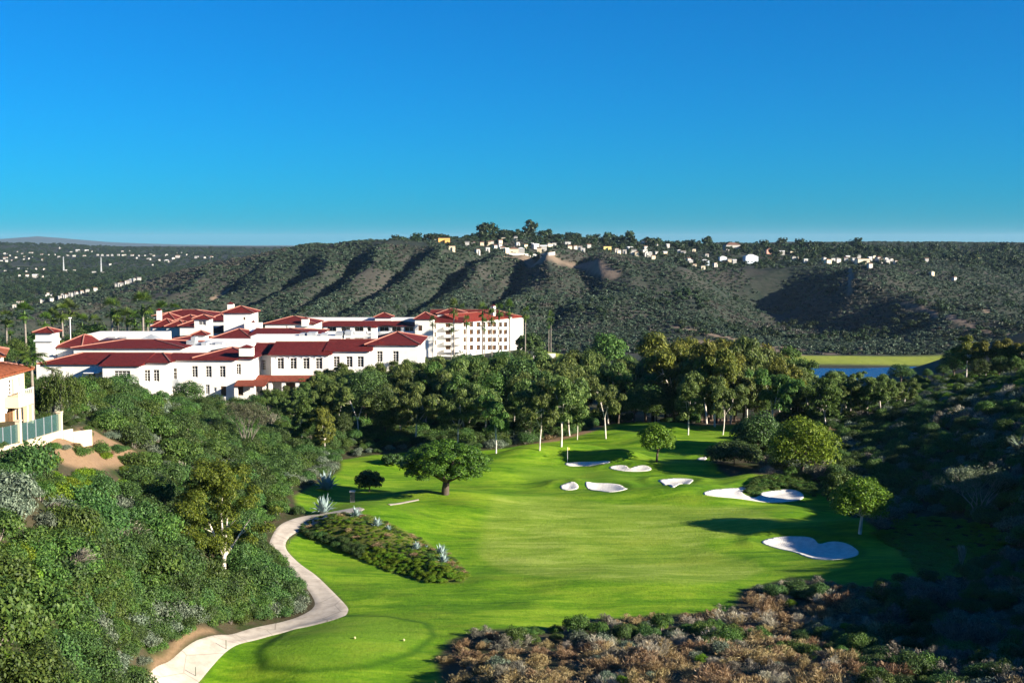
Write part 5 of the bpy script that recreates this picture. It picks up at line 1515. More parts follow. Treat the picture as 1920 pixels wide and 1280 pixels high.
# ------------------------------------------------------------------ agaves
def blade_mesh(seed, L=1.0, curl=.25):
    v, f = [], []
    for i in range(7):
        t = i/6; w = .085*math.sin(PI*min(1, .30+t*.70))*(1-t**3) + .004; z = .75*t*L - curl*t*t*L*.6; x = L*(.12 + .66*t)
        v += [(x, -w, z+.035*w/.085), (x, 0, z-.012), (x, w, z+.035*w/.085)]
    for i in range(6):
        for j in range(2): f.append((i*3+j, i*3+3+j, i*3+4+j, i*3+1+j))
    return np_mesh('leaf', v, f, AGAVE, True)
BL = [blade_mesh(i, 1.0, (.1,.35,.7)[i]) for i in range(3)]
for px, py, wpx, lab in ((607,962,46,'largest blue agave at the top end of the planted bank'),(612,918,48,'big blue agave against the brush left of the lawn strip'),(668,968,26,'blue agave second along the top of the planted bank'),(707,986,25,'blue agave third along the top of the planted bank'),(729,993,15,'small blue agave close right of the third one on the bank'),(781,1029,22,'blue agave halfway down the right end of the bank'),(799,1027,11,'tiniest blue agave between two larger ones on the bank'),(828,1040,28,'blue agave near the right tip of the bank, upper of two'),(832,1054,26,'blue agave near the right tip of the bank, lower of two')):
    g = ground(px, py, 60, 300); R = wpx*.5*g.y/FPX*1.35
    e = empty('agave', g - Vector((0,0,.08)), lab, 'agave', 'blue agaves on the golf course')
    rr = random.Random(px); nl = 34 if wpx > 20 else 20
    for i in range(nl):
        q = i/nl
        o = link('leaf', BL[0 if q < .35 else 1 if q < .7 else 2], e, (0,0,.05*R))
        o.rotation_euler = (rr.uniform(-.1,.1), -.62*(1-q)+.25*q, i*2.39996); k = R*(1.12-.1*q)*rr.uniform(.85,1.1); o.scale = (k, k*1.25, k)
# spiky palm-like plant and pale plume grass on the shaded slope
FR2 = [frond_mesh(350+i, 1.0, (.2,.45,.8)[i], GREEN_SAGE) for i in range(3)]
g = onground(1922, 150)
e = empty('cycad', g + Vector((0,0,1.2)), 'grey feathery fronded plant at the right edge of the shaded slope', 'plant')
for i in range(26):
    o = link('frond', FR2[i % 3], e); o.rotation_euler = (0, -.9+.05*i, i*2.4); o.scale = (2.6,)*3
g = ground(1803, 1062, 60, 300)
r_ = np.random.default_rng(9); n = 500; a = r_.random(n)*2*PI; q = r_.random(n)*.35
P = np.c_[q*np.cos(a), q*np.sin(a), .3+1.7*r_.random(n)]; P[:,:2] *= (.4+P[:,2:]*.5)
v = kites(P, np.c_[np.cos(a)*.35, np.sin(a)*.35, np.ones(n)], unit(n, r_), .6, .05)
tag(link('pampas_grass', np_mesh('pampas_grass', v, quads(n), DRY_PALE), None, g), 'pale plume grass beside the shaded ground cover on the right', 'grass clump')
BRUSH = scatter()
TEMPL = {}
def place_shrub(t, x, y, z, s, rot, zs, v, label, group, name=None):
    me = SH[t][v % len(SH[t])]
    o = link(name or INFO[t][0], me, None, (x, y, z), rot, (s, s, s*zs))
    tag(o, label, INFO[t][1], group)
    TEMPL.setdefault(t, {})[v % len(SH[t])] = o
    return o
def shown_size(b):
    t, reg, x, y, z, s, rot, zs, v = b
    u, w = project(x, y, z)
    return s / y if -20 < u < 1940 and w < 1290 else 0
MAXONE = dict(dark=110, mid=60, bright=24, sage=36, dry=40, pale=10, grey=20)
byt = {}
for b in BRUSH: byt.setdefault(b[0], []).append(b)
for t, L_ in byt.items():
    L_.sort(key=shown_size, reverse=True)
    rest = []
    seen_v = {}
    for i, b in enumerate(L_):
        if i < MAXONE[t] or (i < MAXONE[t] + 12 and (b[8] % len(SH[t])) not in TEMPL.get(t, {})):
            _, reg, x, y, z, s, rot, zs, v = b
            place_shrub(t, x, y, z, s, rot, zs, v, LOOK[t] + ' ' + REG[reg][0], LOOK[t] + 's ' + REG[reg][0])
        else: rest.append(b)
    if rest:
        tm = [TEMPL[t][k] for k in sorted(TEMPL[t])]
        gn_stuff({'dark':'chaparral_thicket','mid':'leafy_thicket','bright':'bright_undergrowth','sage':'sage_thicket','dry':'dry_brush_cover','pale':'straw_cover','grey':'twiggy_cover'}[t],
                 [(b[2], b[3], b[4], b[6], (b[5], b[5], b[5]*b[7]), b[8] % len(tm)) for b in rest], tm)
# ------------------------------------------------------------------ planted bank and ground covers
r = np.random.default_rng(15)
def fill(poly_w, step, fn):
    P = np.array(poly_w); out = []
    xs = np.arange(P[:,0].min(), P[:,0].max(), step); ys = np.arange(P[:,1].min(), P[:,1].max(), step)
    gx, gy = np.meshgrid(xs, ys); gx = gx.ravel()+r.uniform(-step*.5,step*.5,gx.size); gy = gy.ravel()+r.uniform(-step*.5,step*.5,gy.size)
    d = sdist(gx, gy, poly_w); gz = height(gx, gy); px, py = project(gx, gy, gz)
    for x, y, z, dd, u, w in zip(gx, gy, gz, d, px, py):
        if dd < .2: continue
        q = fn(x, y, dd, u, w)
        if q: out.append((x, y, float(z)-.05, r.random()*6.28, q[1], q[0]))
    return out
tb = [TEMPL['bright'][k] for k in sorted(TEMPL['bright'])]; tm_ = [TEMPL['mid'][k] for k in sorted(TEMPL['mid'])]
td = [TEMPL['dark'][k] for k in sorted(TEMPL['dark'])]; ty = [TEMPL['dry'][k] for k in sorted(TEMPL['dry'])]
def bank_fn(x, y, d, u, w):
    a = r.random()
    low = w - (1000 + (u-565)*.30)           # positive towards the lower edge of the bank
    s = r.uniform(.35, .6)
    if u > 680 and w > 1028 and low > -16: return (r.integers(0, len(tb)), (s*1.0, s*1.0, s*.8))
    if low > -8 and u < 790: k = len(tb) + r.integers(0, len(td)); s *= 1.3; return (k, (s, s, s*.9))
    if a < .04: return (len(tb)+len(td)+r.integers(0, len(ty)), (s, s, s*.8))
    if a < .30: return (len(tb)+len(td)+len(ty)+r.integers(0, len(tm_)), (s*.8, s*.8, s*.5))
    if a < .85: return (r.integers(0, len(tb)), (s*.65, s*.65, s*.4))
    return None
gn_stuff('bank_planting', fill(ZP['BANK'], .55, bank_fn), tb+td+ty+tm_)
gn_stuff('ground_cover', fill(ZP['GCOVER'], .8, lambda x,y,d,u,w: (r.integers(0, len(tb)), (lambda s: (s,s,s*.4))(r.uniform(.6,1.0)))), tb)
ISL = [floor_pt(*p) for p in ((1400,912),(1415,898),(1440,890),(1500,893),(1530,905),(1540,930),(1515,934),(1500,919),(1470,915),(1428,919),(1420,932),(1402,927),(1392,919))]
gn_stuff('leafy_ground_cover', fill(ISL, .7, lambda x,y,d,u,w: (r.integers(0, len(tm_)), (lambda s: (s,s,s*.7))(r.uniform(.4,.8)))), tm_)
# lawn-edge posts, tee markers, flag
def post(name, px, py, h, rad, mat, label, cat, group=None, n=8):
    g = ground(px, py, 50, 300); mb = MB(); mb.tube([(0,0,-.2),(0,0,h)], rad, rad, n); mb.tube([(0,0,h),(0,0,h+.06)], rad*1.25, rad*.7, n)
    return tag(mb.build(name, mat, None, loc=g), label, cat, group)
e = empty('marker_post', ground(661,941,60,300), 'grey square-topped post standing on the lawn strip left of the pine', 'post')
mb = MB(); mb.box(-.28,.28,-.28,.28,-.2,1.35); mb.build('post', plain('weathered_post', (.10,.10,.09), .8, .2), e)
mb = MB(); mb.box(-.34,.34,-.34,.34,1.35,1.5); mb.build('cap', METAL, e)
STK = plain('green_stake', (.05,.09,.05), .7, .1)
for px, py, lab in ((367,1268,'thin green stake at the bend of the path edge, nearest the bottom'),(424,1217,'thin green stake at the path edge, upper of two on the tee side'),(543,1019,'thin green stake at the narrow corner of the path by the bank')):
    post('rope_stake', px, py, .75, .03, STK, lab, 'stake', 'rope stakes along the path edge')
PALE = plain('pale_tee_marker', (.5,.48,.22), .5, .05)
for px, py, lab in ((665,1197,'pale round tee marker, left of the pair on the tee'),(757,1201,'pale round tee marker, right of the pair on the tee')):
    g = ground(px, py, 60, 300); bm = bmesh.new(); bmesh.ops.create_uvsphere(bm, u_segments=10, v_segments=6, radius=.11)
    me = bpy.data.meshes.new('tee_marker'); bm.to_mesh(me); bm.free(); me.materials.append(PALE)
    tag(link('tee_marker', me, None, g + Vector((0,0,.1))), lab, 'tee marker', 'tee markers')
g = ground(1064, 866, 60, 300)
e = empty('flagstick', g, 'thin pale flagstick with a small flag on the far green', 'flag')
mb = MB(); mb.tube([(0,0,-.1),(0,0,2.3)], .03, .03, 6); mb.build('pole', TRIM, e)
mb = MB(); mb.add([(0,-.01,1.85),(.36,.06,1.95),(.36,.06,2.2),(0,-.01,2.28)], [(0,1,2,3)]); mb.build('flag', plain('yellow_flag', (.8,.6,.1), .8, .05), e)
# lamp posts near the left tower
for px, Y, top, bot, lab in ((133,325,597,640,'tall pale lamp post among the fan palms'),(107,300,622,650,'short pale lamp post right of the small left tower')):
    g = onground(px, Y); h = Z(top, Y)-g.z
    e = empty('lamp_post', g, lab, 'lamp post'); mb = MB(); mb.tube([(0,0,-.2),(0,0,h)], .16, .10, 6); mb.build('pole', TRIM, e)
    mb = MB(); mb.box(-.35,.35,-.2,.2,h,h+.3); mb.build('lamp', TRIM, e)
# pale rocks and dirt clods by the path and on the slope
rk = plain('pale_rock', (.5,.43,.34), .9, .2, 3, .1, .5)
def rock_mesh(seed):
    bm = bmesh.new(); bmesh.ops.create_icosphere(bm, subdivisions=2, radius=1); q = random.Random(seed)
    for v in bm.verts: v.co *= 1 + q.uniform(-.22,.22); v.co.z *= .6
    me = bpy.data.meshes.new('rock'); bm.to_mesh(me); bm.free(); me.materials.append(rk); return me
RK = [rock_mesh(i) for i in range(3)]
for px, py, s, t, lab in ((248,1268,1.1,'mid','low leafy shrub at the bottom edge by the path'),(266,1244,1.0,'sage','grey green shrub beside the lower path, nearest the bottom'),(288,1220,1.2,'mid','leafy shrub beside the lower path above the grey green one'),(318,1200,1.0,'dark','dark shrub beside the lower path, below the long thicket'),(345,1187,1.1,'mid','leafy shrub at the dirt verge of the lower path'),(230,1285,1.2,'dark','dark shrub cut by the bottom edge of the view'),(205,852,.5,'dry','dry tuft at the right of the bare dirt'),(170,838,.5,'dry','dry tuft in the middle of the bare dirt'),(140,836,.6,'dry','dry tuft under the stepped wall'),(100,845,.9,'mid','leafy shrub under the last wall pillar'),(188,848,1.5,'mid','rounded green shrub on the bare dirt, larger of two'),(152,852,1.2,'mid','rounded green shrub on the bare dirt, smaller left one'),(228,862,.7,'mid','tiny green shrub at the pale lower lip of the bare dirt'),(122,842,.8,'sage','small grey green shrub just under the stepped wall')):
    g = ground(px, py, 60, 300); place_shrub(t, g.x, g.y, g.z-.1, s, px, .9, px, lab, None)
for i, (px, py, w) in enumerate(((115,838,9),(152,826,7),(258,862,14),(240,852,8),(228,866,6),(200,843,6),(1755,1085,16),(1780,1092,12))):
    g = ground(px, py, 60, 300); s = w*.5*g.y/FPX
    tag(link('rock', RK[i % 3], None, g, i, (s*1.6, s, s)), 'pale rock on the bare dirt of the left slope' if px < 900 else 'grey rock at the mouth of the shaded gully', 'rock', 'rocks on the dirt slope' if px < 900 else 'rocks in the gully')
# ------------------------------------------------------------------ far houses
HW = [plain('house_white', (.44,.42,.385), .85, .05), plain('house_cream', (.72,.60,.42), .85, .05), plain('house_orange', (.80,.42,.12), .85, .05), plain('house_pink', (.72,.36,.27), .85, .05), plain('house_blue_white', (.62,.72,.80), .85, .05), plain('house_yellow', (.80,.62,.22), .85, .05)]
HR = [plain('far_roof_brown', (.16,.085,.06), .85, .2), plain('far_roof_grey', (.20,.19,.18), .85, .2), plain('far_roof_white', (.68,.67,.65), .8, .05)]
def house_meshes(kind, w, d, h, wall, roof):
    mb = MB(); mb.box(-w/2,w/2,-d/2,d/2,-2.0,h)
    if kind == 2: mb.box(w*.05,w*.45,-d*.8,-d/2-.01,-2.0,h*.7)
    wl_ = mb.mesh('wall', wall); mb = MB(); o = .4; r = h + min(d,w)*.26
    if kind == 0:
        k = min(d/2, w/2-.1); mb.add([(-w/2-o,-d/2-o,h),(w/2+o,-d/2-o,h),(w/2+o,d/2+o,h),(-w/2-o,d/2+o,h),(-w/2+k,0,r),(w/2-k,0,r)], [(0,1,5,4),(1,2,5),(2,3,4,5),(3,0,4),(3,2,1,0)])
    elif kind == 1:
        mb.add([(-w/2-o,-d/2-o,h),(w/2+o,-d/2-o,h),(w/2+o,d/2+o,h),(-w/2-o,d/2+o,h),(-w/2-o,0,r),(w/2+o,0,r)], [(0,1,5,4),(1,2,5),(2,3,4,5),(3,0,4),(3,2,1,0)])
    else:
        mb.box(-w/2-.2,w/2+.2,-d/2-.2,d/2+.2,h,h+.35); mb.box(w*.04,w*.46,-d*.82,-d/2-.21,h*.7,h*.7+.3)
    # windows: dark openings set in frames on the sunny sides
    return wl_, mb.mesh('roof', roof)
_HW = MB(); _HW.box(-.7,.7,-.06,.06,0,1.5); HWIN = _HW.mesh('window', GLASS)
_HM = {}
rr = random.Random(31)
def house(px, py, wpx, col, label, group, rot=None, kind=None, near=600, far=6500, roofc=None):
    g = ground(px, py + 1.5, near, far)
    w = max(5, wpx * g.y / FPX); w = round(w/2)*2; kind = rr.randrange(3) if kind is None else kind
    roofc = rr.choice((0,0,1,2)) if roofc is None else roofc
    k = (kind, w, col, roofc)
    if k not in _HM: _HM[k] = house_meshes(kind, w, min(w*.7, 12), max(4.0, min(8.0, w*.5)), HW[col], HR[roofc])
    wm, rm = _HM[k]
    e = empty('house', g, label, 'house', group, rr.uniform(-.1,.75) if rot is None else rot)
    link('wall', wm, e); link('roof', rm, e)
    if g.y < 1500 and w >= 12:
        d = min(w*.7, 12); n = 3 if w < 20 else 5
        for i in range(n): link('window', HWIN, e, ((i-(n-1)/2)*w/(n+.6), -d/2, 1.0 + (.9 if kind==2 and i/n>.5 else 0)) if not (kind == 2 and i >= n/2) else ((i-(n-1)/2)*w/(n+.6), -d*.8, .9))
    return e
H1 = [(760,441,5),(770,444,6),(786,446,6),(799,450,7),(812,450,13),(876,460,9),(887,460,9),(895,474,5),(904,460,9),(917,459,6),(922,458,6),(912,448,6),(918,447,7),(914,471,7),(928,466,9),(938,456,6),(944,451,6),(946,444,7),(937,464,6),(942,470,10),(950,473,5),(967,449,5),(963,473,16),(977,473,12),(970,460,7),(985,465,9),(996,462,8),(1004,465,12),(1011,471,8),(1019,468,12),(1017,459,8),(1030,463,9),(1039,462,6),
 (1064,460,10),(1068,467,7),(1078,467,9),(1088,467,7),(1093,472,6),(1104,464,7),(1122,454,7),(1156,472,7),(1160,475,8),(1171,474,8),(1181,470,10),(1187,475,11),(1194,478,7),(1207,475,10),(1211,479,7),(1219,479,8),(1225,485,9),(1230,478,6),(1205,458,6),(1212,458,5),(1210,467,6),(1230,462,5),(1252,463,5),(1247,478,7),(1273,474,7),(1281,475,8),(1301,472,7),(1325,481,5),(1291,490,5),(1295,494,7),(1302,501,7),(1308,493,6),(1340,499,6),(1318,505,5),(1368,491,8),(1377,493,6),(1396,490,5),
 (1466,476,9),(1484,476,5),(1491,477,5),(1442,490,6),(1488,487,5),(1497,488,5),(1510,492,7),(1545,489,7),(1552,493,10),(1561,491,9),(1570,491,10),(1589,486,6),(1586,489,6),(1600,490,8),(1631,501,10),(1610,484,6),(1631,488,7),(1638,485,6),(1647,488,9),(1650,492,7),(1661,490,7),(1670,491,8),(1664,493,6),(1679,495,9),
 (1737,490,5),(1775,488,7),(1747,516,5),(1789,526,5),(1911,480,8)]
for p, q, w in H1:
    where = 'on the top of the big brush hill' if p < 1045 else 'along the middle of the far ridge' if p < 1420 else 'on the right part of the far ridge'
    big = 'wide white house' if w >= 10 else 'small white house'
    house(p, q, w, 0 if rr.random() < .8 else 1, big + ' ' + where, big + 's ' + where)
for p, q, w, c, lab in ((832,456,20,2,'large orange house lit by the sun at the left of the hilltop'),(847,468,12,1,'low flat-roofed grey beige house just below the orange one'),(1138,468,14,5,'yellow two-storey house alone among white ones on the ridge'),(1372,470,28,0,'very long white building high on the ridge'),(1443,474,15,3,'salmon pink house on the skyline ridge'),(1407,492,24,4,'wide bluish white house in the shade of the ridge'),(1321,495,14,4,'bluish shaded house at the foot of the ridge houses'),(1355,488,13,4,'pale blue roofed long low house on the ridge'),(1616,495,21,1,'cream block-like house with a terrace above the shaded hill'),(1833,484,6,5,'tiny yellowish house among dark trees far right')):
    house(p, q, w, c, lab, None, .15, 2 if c in (2,1,5) else 0, roofc=2 if c == 4 else 0)
# white retaining walls below the hilltop houses
def far_wall(pts, h, label):
    P = [ground(px, py, 700, 1600) for px, py in pts]; o = P[0]; mb = MB()
    for a, b_ in zip(P[:-1], P[1:]):
        d = Vector((b_.x-a.x, b_.y-a.y, 0)).normalized(); nn = Vector((-d.y, d.x, 0))*.4
        v = []
        for p in (a, b_):
            for sg in (-1, 1): q = p + nn*sg - o; v += [(q.x,q.y,q.z-2),(q.x,q.y,q.z+h)]
        mb.add(v, [(0,4,5,1),(2,3,7,6),(1,5,7,3),(0,1,3,2),(4,6,7,5)])
    tag(mb.build('retaining_wall', HW[0], None, loc=o), label, 'wall')
far_wall([(954,478.5),(972,478.5),(992,480)], 2.0, 'left white terrace wall above the bare scar on the hilltop')
far_wall([(993,481),(1012,481.5),(1028,479),(1040,477)], 2.4, 'right white terrace wall above the bare scar on the hilltop')
H2 = [(40,170,20),(70,165,15),(200,170,18),(280,168,32),(375,180,26),(160,155,14),(50,215,30),(60,240,22),(10,240,20),(110,235,18),(145,205,20),(220,200,20),(300,195,20),(215,225,16),(385,225,18),(460,155,16),(490,180,18),(530,200,22),(545,120,22),(610,185,24),(665,190,26),(700,148,30),(780,150,28),(760,190,22),(820,150,22),(880,182,20),(920,185,20),(970,185,18),(1010,185,16),(1065,182,18),(1105,185,22),(1100,150,18),(1170,150,18),(1190,185,22),(1230,210,14),(1340,222,34),(1305,188,14),(1355,182,24),(1385,188,20),(1435,228,18),(1500,185,24),(1500,240,32),(1530,245,24),(1590,165,14),(1600,200,34),(1645,165,26),(1680,180,14),(1735,170,14),(1770,205,30),(1840,205,16),(1900,205,28),(1560,215,24),(20,200,18),(440,182,14),(640,155,20),(850,150,14),(1250,188,14),(1130,182,14),(260,215,14),(90,190,14),
 (50,330,28),(240,310,14),(165,310,14),(235,335,16),(325,310,16),(310,345,18),(395,312,18),(245,372,30),(320,382,46),(375,382,30),(175,372,16),(595,325,14),(610,345,14),(670,325,22),(715,325,16),(845,345,34),(930,347,30),(990,270,22),(1375,275,10),
 (430,540,26),(480,537,26),(560,547,26),(630,547,26),(690,537,34),(740,535,36),(790,530,26),(470,560,24),(520,567,36),(560,577,26),(610,564,26),(640,572,24),(700,562,28),(740,560,24),(540,598,26),(465,608,24),(600,605,20),(690,580,22),(380,610,14),(205,620,18),(165,622,16),(130,655,18),(860,525,14),(420,555,20),(660,555,24),(585,590,24),
 (1055,500,16),(1080,475,18),(1100,468,16),(1140,475,18),(1180,470,16),(1215,468,16),(1255,470,18),(1160,505,34),(1230,490,22)]
for x, y, w in H2:
    p, q = x/4.8, 440 + y/4.8
    where = ('on the hazy left skyline slope' if y < 260 else 'halfway down the hazy left slope' if y < 400 else 'in the white cluster low on the left valley side' if x < 900 else 'in the small group beside the dark hill flank')
    hd = 'tiny skyline house' if y < 260 else 'tiny mid-slope house' if y < 400 else 'tiny cluster house' if x < 900 else 'tiny flank house'
    house(p, q, w/4.8*1.05, 0, hd + ' ' + where, 'tiny white houses ' + where, near=1300, far=6500, roofc=rr.choice((0,0,1,2)))
# two lattice masts on the left slope
for px, bot, top, lab in ((119.5,510,481,'thin lattice mast on the left slope, fainter of two'),(190,513,482,'taller lattice mast with cross-arms on the left slope')):
    g = ground(px, bot, 1300, 6000); H = (bot-top)*g.y/FPX; w = H*.03
    e = empty('transmission_tower', g, lab, 'mast'); mb = MB()
    for sx_, sy_ in ((-1,-1),(1,-1),(1,1),(-1,1)): mb.tube([(sx_*w,sy_*w,-2),(sx_*w*.25,sy_*w*.25,H)], .45, .3, 4)
    mb.build('mast', METAL, e)
    mb = MB()
    for i in range(7):
        z0, z1 = H*i/7, H*(i+1)/7; k0, k1 = w*(1-.75*i/7), w*(1-.75*(i+1)/7)
        mb.tube([(-k0,-k0,z0),(k1,-k1,z1)], .2, .2, 3); mb.tube([(k0,-k0,z0),(-k1,-k1,z1)], .2, .2, 3)
    mb.build('bracing', METAL, e)
    for z in (.80,.90): mb = MB(); mb.tube([(-w*2.2,0,H*z),(w*2.2,0,H*z)], .35, .35, 4); mb.build('cross_arm', METAL, e)

# ------------------------------------------------------------------ hillside brush and hilltop woods
def puff(name, seed, mat, n, L, W, h, lobes, low=.35):
    r = np.random.default_rng(seed); cl = []
    for i in range(lobes):
        a = i*2.4+r.random(); q = .6*math.sqrt((i+.4)/lobes); rr_ = .38+.2*r.random()
        cl.append((q*math.cos(a), q*math.sin(a), h*(low + (1-low)*.62*r.random()), rr_, rr_, rr_*h*.55))
    v, _ = clump_leaves(cl, n, L, W, r, 0, .6)
    return np_mesh(name, v, quads(n), mat)
BUSH = [puff('hill_shrub', 400+i, HILLBUSH if i < 3 else HILLBROWN, 110, .46, .34, .9, 5, .2) for i in range(5)]
FT = [puff('hilltop_tree', 420+i, FAR_TREE, 260, .34, .26, (1.5,2.0,1.3,2.5)[i], 7, .30) for i in range(4)]
r = np.random.default_rng(77)
pts = []
Y = 690.0
rows = []
while Y < 2500:
    st = 3.5 + (Y-700)*.0034
    xs = np.arange(X(-220, Y), X(2150, Y), st)
    rows.append((xs + r.uniform(-st*.5, st*.5, len(xs)), Y + r.uniform(-st*.6, st*.6, len(xs)))); Y += st
hx = np.concatenate([a for a, _ in rows]); hy = np.concatenate([q for _, q in rows])
hz = height(hx, hy)
pat = fbm(hx, hy, 60, 4) + .5*fbm(hx+500, hy, 14, 2)
c = .86*hx - .51*hy
keep = (pat > -.40) & (sdist(hx, hy, MARSH) < -4) & (sdist(hx, hy, FIELD) < -4)
gi = np.clip(np.searchsorted(VS, hy), 0, len(VS)-1); gj = np.clip(np.round((hx/hy - SLOPE_A[0])/(SLOPE_A[1]-SLOPE_A[0])).astype(int), 0, len(US)-1)
keep &= dm[gi, gj] < .25
hx, hy, hz, pat = hx[keep], hy[keep], hz[keep], pat[keep]
sz = (1.0 + 1.15*r.random(len(hx)) + 1.6*np.clip(pat, 0, .5)) * (1 + (hy-700)/2600)
bt = []
# a few shrubs that stand alone at the marsh edge serve as the repeated shapes too
for i, (px, Yb) in enumerate(((1560,700),(1655,704),(1700,700),(1500,698),(1610,706))):
    g = onground(px, Yb); o = link('hill_shrub', BUSH[i], None, g, i*1.0, (3.2,3.2,3.0))
    tag(o, 'grey green bush at the foot of the shaded hill beside the marsh', 'shrub', 'bushes along the marsh edge'); bt.append(o)
gn_stuff('hillside_brush', [(x, y, z-.2, rz, (s,s,s*.9), k) for x,y,z,rz,s,k in zip(hx, hy, hz, r.random(len(hx))*6.28, sz, np.where(r.random(len(hx)) < np.clip(.15 + 1.6*fbm(hx, hy+900, 90, 3), .04, .8), r.integers(3,5,len(hx)), r.integers(0,3,len(hx))))], bt)
# hilltop trees: skyline individuals, the rest one wood
ft = []
rr = random.Random(55)
sky_tr = []
for px in list(range(735, 1925, 9)):
    Y = 1380 + (px-735)*.45 + rr.uniform(-60, 160)
    if px > 1050: Y = 1560 + rr.uniform(-100, 320)
    sky_tr.append((px + rr.uniform(-4,4), Y, rr.uniform(8, 17) * (1.35 if px in range(900,1000) else 1)))
SKY_BIG = [(745,1330,9),(785,1340,9),(812,1345,8),(905,1390,17),(925,1390,12),(955,1400,15),(975,1400,16),(990,1405,13),(1075,1500,14),(1515,1700,22),(1525,1720,18),(1600,1750,20),(1580,1750,16),(1680,1760,16),(1700,1770,15),(1880,1800,18),(1900,1800,14),(1760,1800,13)]
for i, (px, Y, h) in enumerate(SKY_BIG + sky_tr):
    g = onground(px, Y); s = h/2.0
    o = link('hilltop_tree', FT[i % 4], None, g - Vector((0,0,.3)), rr.random()*6, (s*1.15, s*1.15, s))
    lab = 'big dark tree breaking the skyline of the ridge' if i < len(SKY_BIG) else 'dark rounded tree along the ridge skyline'
    tag(o, lab, 'tree', 'big trees on the skyline' if i < len(SKY_BIG) else 'trees along the ridge skyline')
    if i < 4: ft.append(o)
NEARH = [(o.location.x, o.location.y) for o in scene.objects if o.name.startswith('house') and o.parent is None and o.location.y < 2600]
tp = []
for o in [q for q in scene.objects if q.name.startswith('house') and q.parent is None and q.location.y < 2200]:
    for j in range(2):
        x, y = o.location.x + r.uniform(-16,16), o.location.y + r.uniform(0,18); s = r.uniform(1.7, 3.6)
        tp.append((x, y, float(height(x,y))-.3, r.random()*6, (s*1.1,s*1.1,s), int(r.integers(4))))
n = 2600
px = r.uniform(735, 1990, n); YY = r.uniform(1130, 2050, n)
for p, y, k, a in zip(px, YY, r.integers(0,4,n), r.random(n)):
    lim = 1290 if p < 1050 else 1240 if p < 1600 else 1330
    if p < 900: lim = 1330
    if y < lim or (a > .75 and y < 1450): continue
    x = X(p, y)
    if any(abs(hx_-x) < 9 and -34 < y-hy_ < 4 for hx_, hy_ in NEARH): continue
    s = r.uniform(2.4, 5.2) * (1 if y > 1450 else .75)
    tp.append((x, y, float(height(x,y))-.3, a*6, (s*1.15,s*1.15,s), int(k)))
n = 900   # trees scattered on the hill slopes and in the gullies at right
px = r.uniform(1200, 2000, n); YY = r.uniform(760, 1300, n)
for p, y, k, a in zip(px, YY, r.integers(0,4,n), r.random(n)):
    x = X(p, y)
    if VN(x/45, y/45) < .12 or sdist(np.array([x]), np.array([y]), MARSH)[0] > -3: continue
    s = r.uniform(1.6, 3.4); tp.append((x, y, float(height(x,y))-.3, a*6, (s*1.2,s*1.2,s), int(k)))
gn_stuff('hilltop_wood', tp, ft)
FARH = [(o.location.x, o.location.y) for o in scene.objects if o.name.startswith('house') and o.parent is None and o.location.y > 1400 and o.location.x < 0]
tp = []
n = 15000  # far left country
px = r.uniform(-260, 700, n); YY = np.exp(r.uniform(math.log(1500), math.log(5000), n))
for p, y, k, a in zip(px, YY, r.integers(0,4,n), r.random(n)):
    x = X(p, y)
    if VN2(x/160, y/160) < -.30 and a < .8 and y < 4200: continue
    if any(abs(hx_-x) < 14 and -70 < y-hy_ < 8 for hx_, hy_ in FARH): continue
    s = r.uniform(2.0, 4.2) * (1 if y < 4300 else 1.3); tp.append((x, y, float(height(x,y))-.3, a*6, (s*1.6,s*1.6,s), int(k)))
n = 2500   # valley floor behind the palms and the grove
px = r.uniform(-250, 1980, n); YY = r.uniform(560, 900, n)
for p, y, k, a in zip(px, YY, r.integers(0,4,n), r.random(n)):
    x = X(p, y)
    if 1380 < p < 1800 and 480 < y < 652: continue
    if sdist(np.array([x]), np.array([y]), MARSH)[0] > -4 or sdist(np.array([x]), np.array([y]), FIELD)[0] > -4: continue
    if VN(x/30, y/30) < .05 and p > 300: continue
    z = float(height(x,y)); s = r.uniform(1.2, 2.6)
    tp.append((x, y, z-.3, a*6, (s*1.3,s*1.3,s), int(k)))
gn_stuff('valley_wood', tp, ft)
# ------------------------------------------------------------------ thin air over the valley
def haze():
    m, n, l, out = new_mat('thin_haze')
    v = N(n, 'VolumePrincipled'); v.inputs['Color'].default_value = (.50,.74,.95,1); v.inputs['Density'].default_value = 0.000022
    v.inputs['Anisotropy'].default_value = .1
    l.new(v.outputs[0], out.inputs['Volume'])
    mb = MB(); mb.box(-33000, 33000, -300, 27000, -140, 170)
    o = tag(mb.build('haze', m), kind='stuff')
    o.display_type = 'WIRE'
haze()
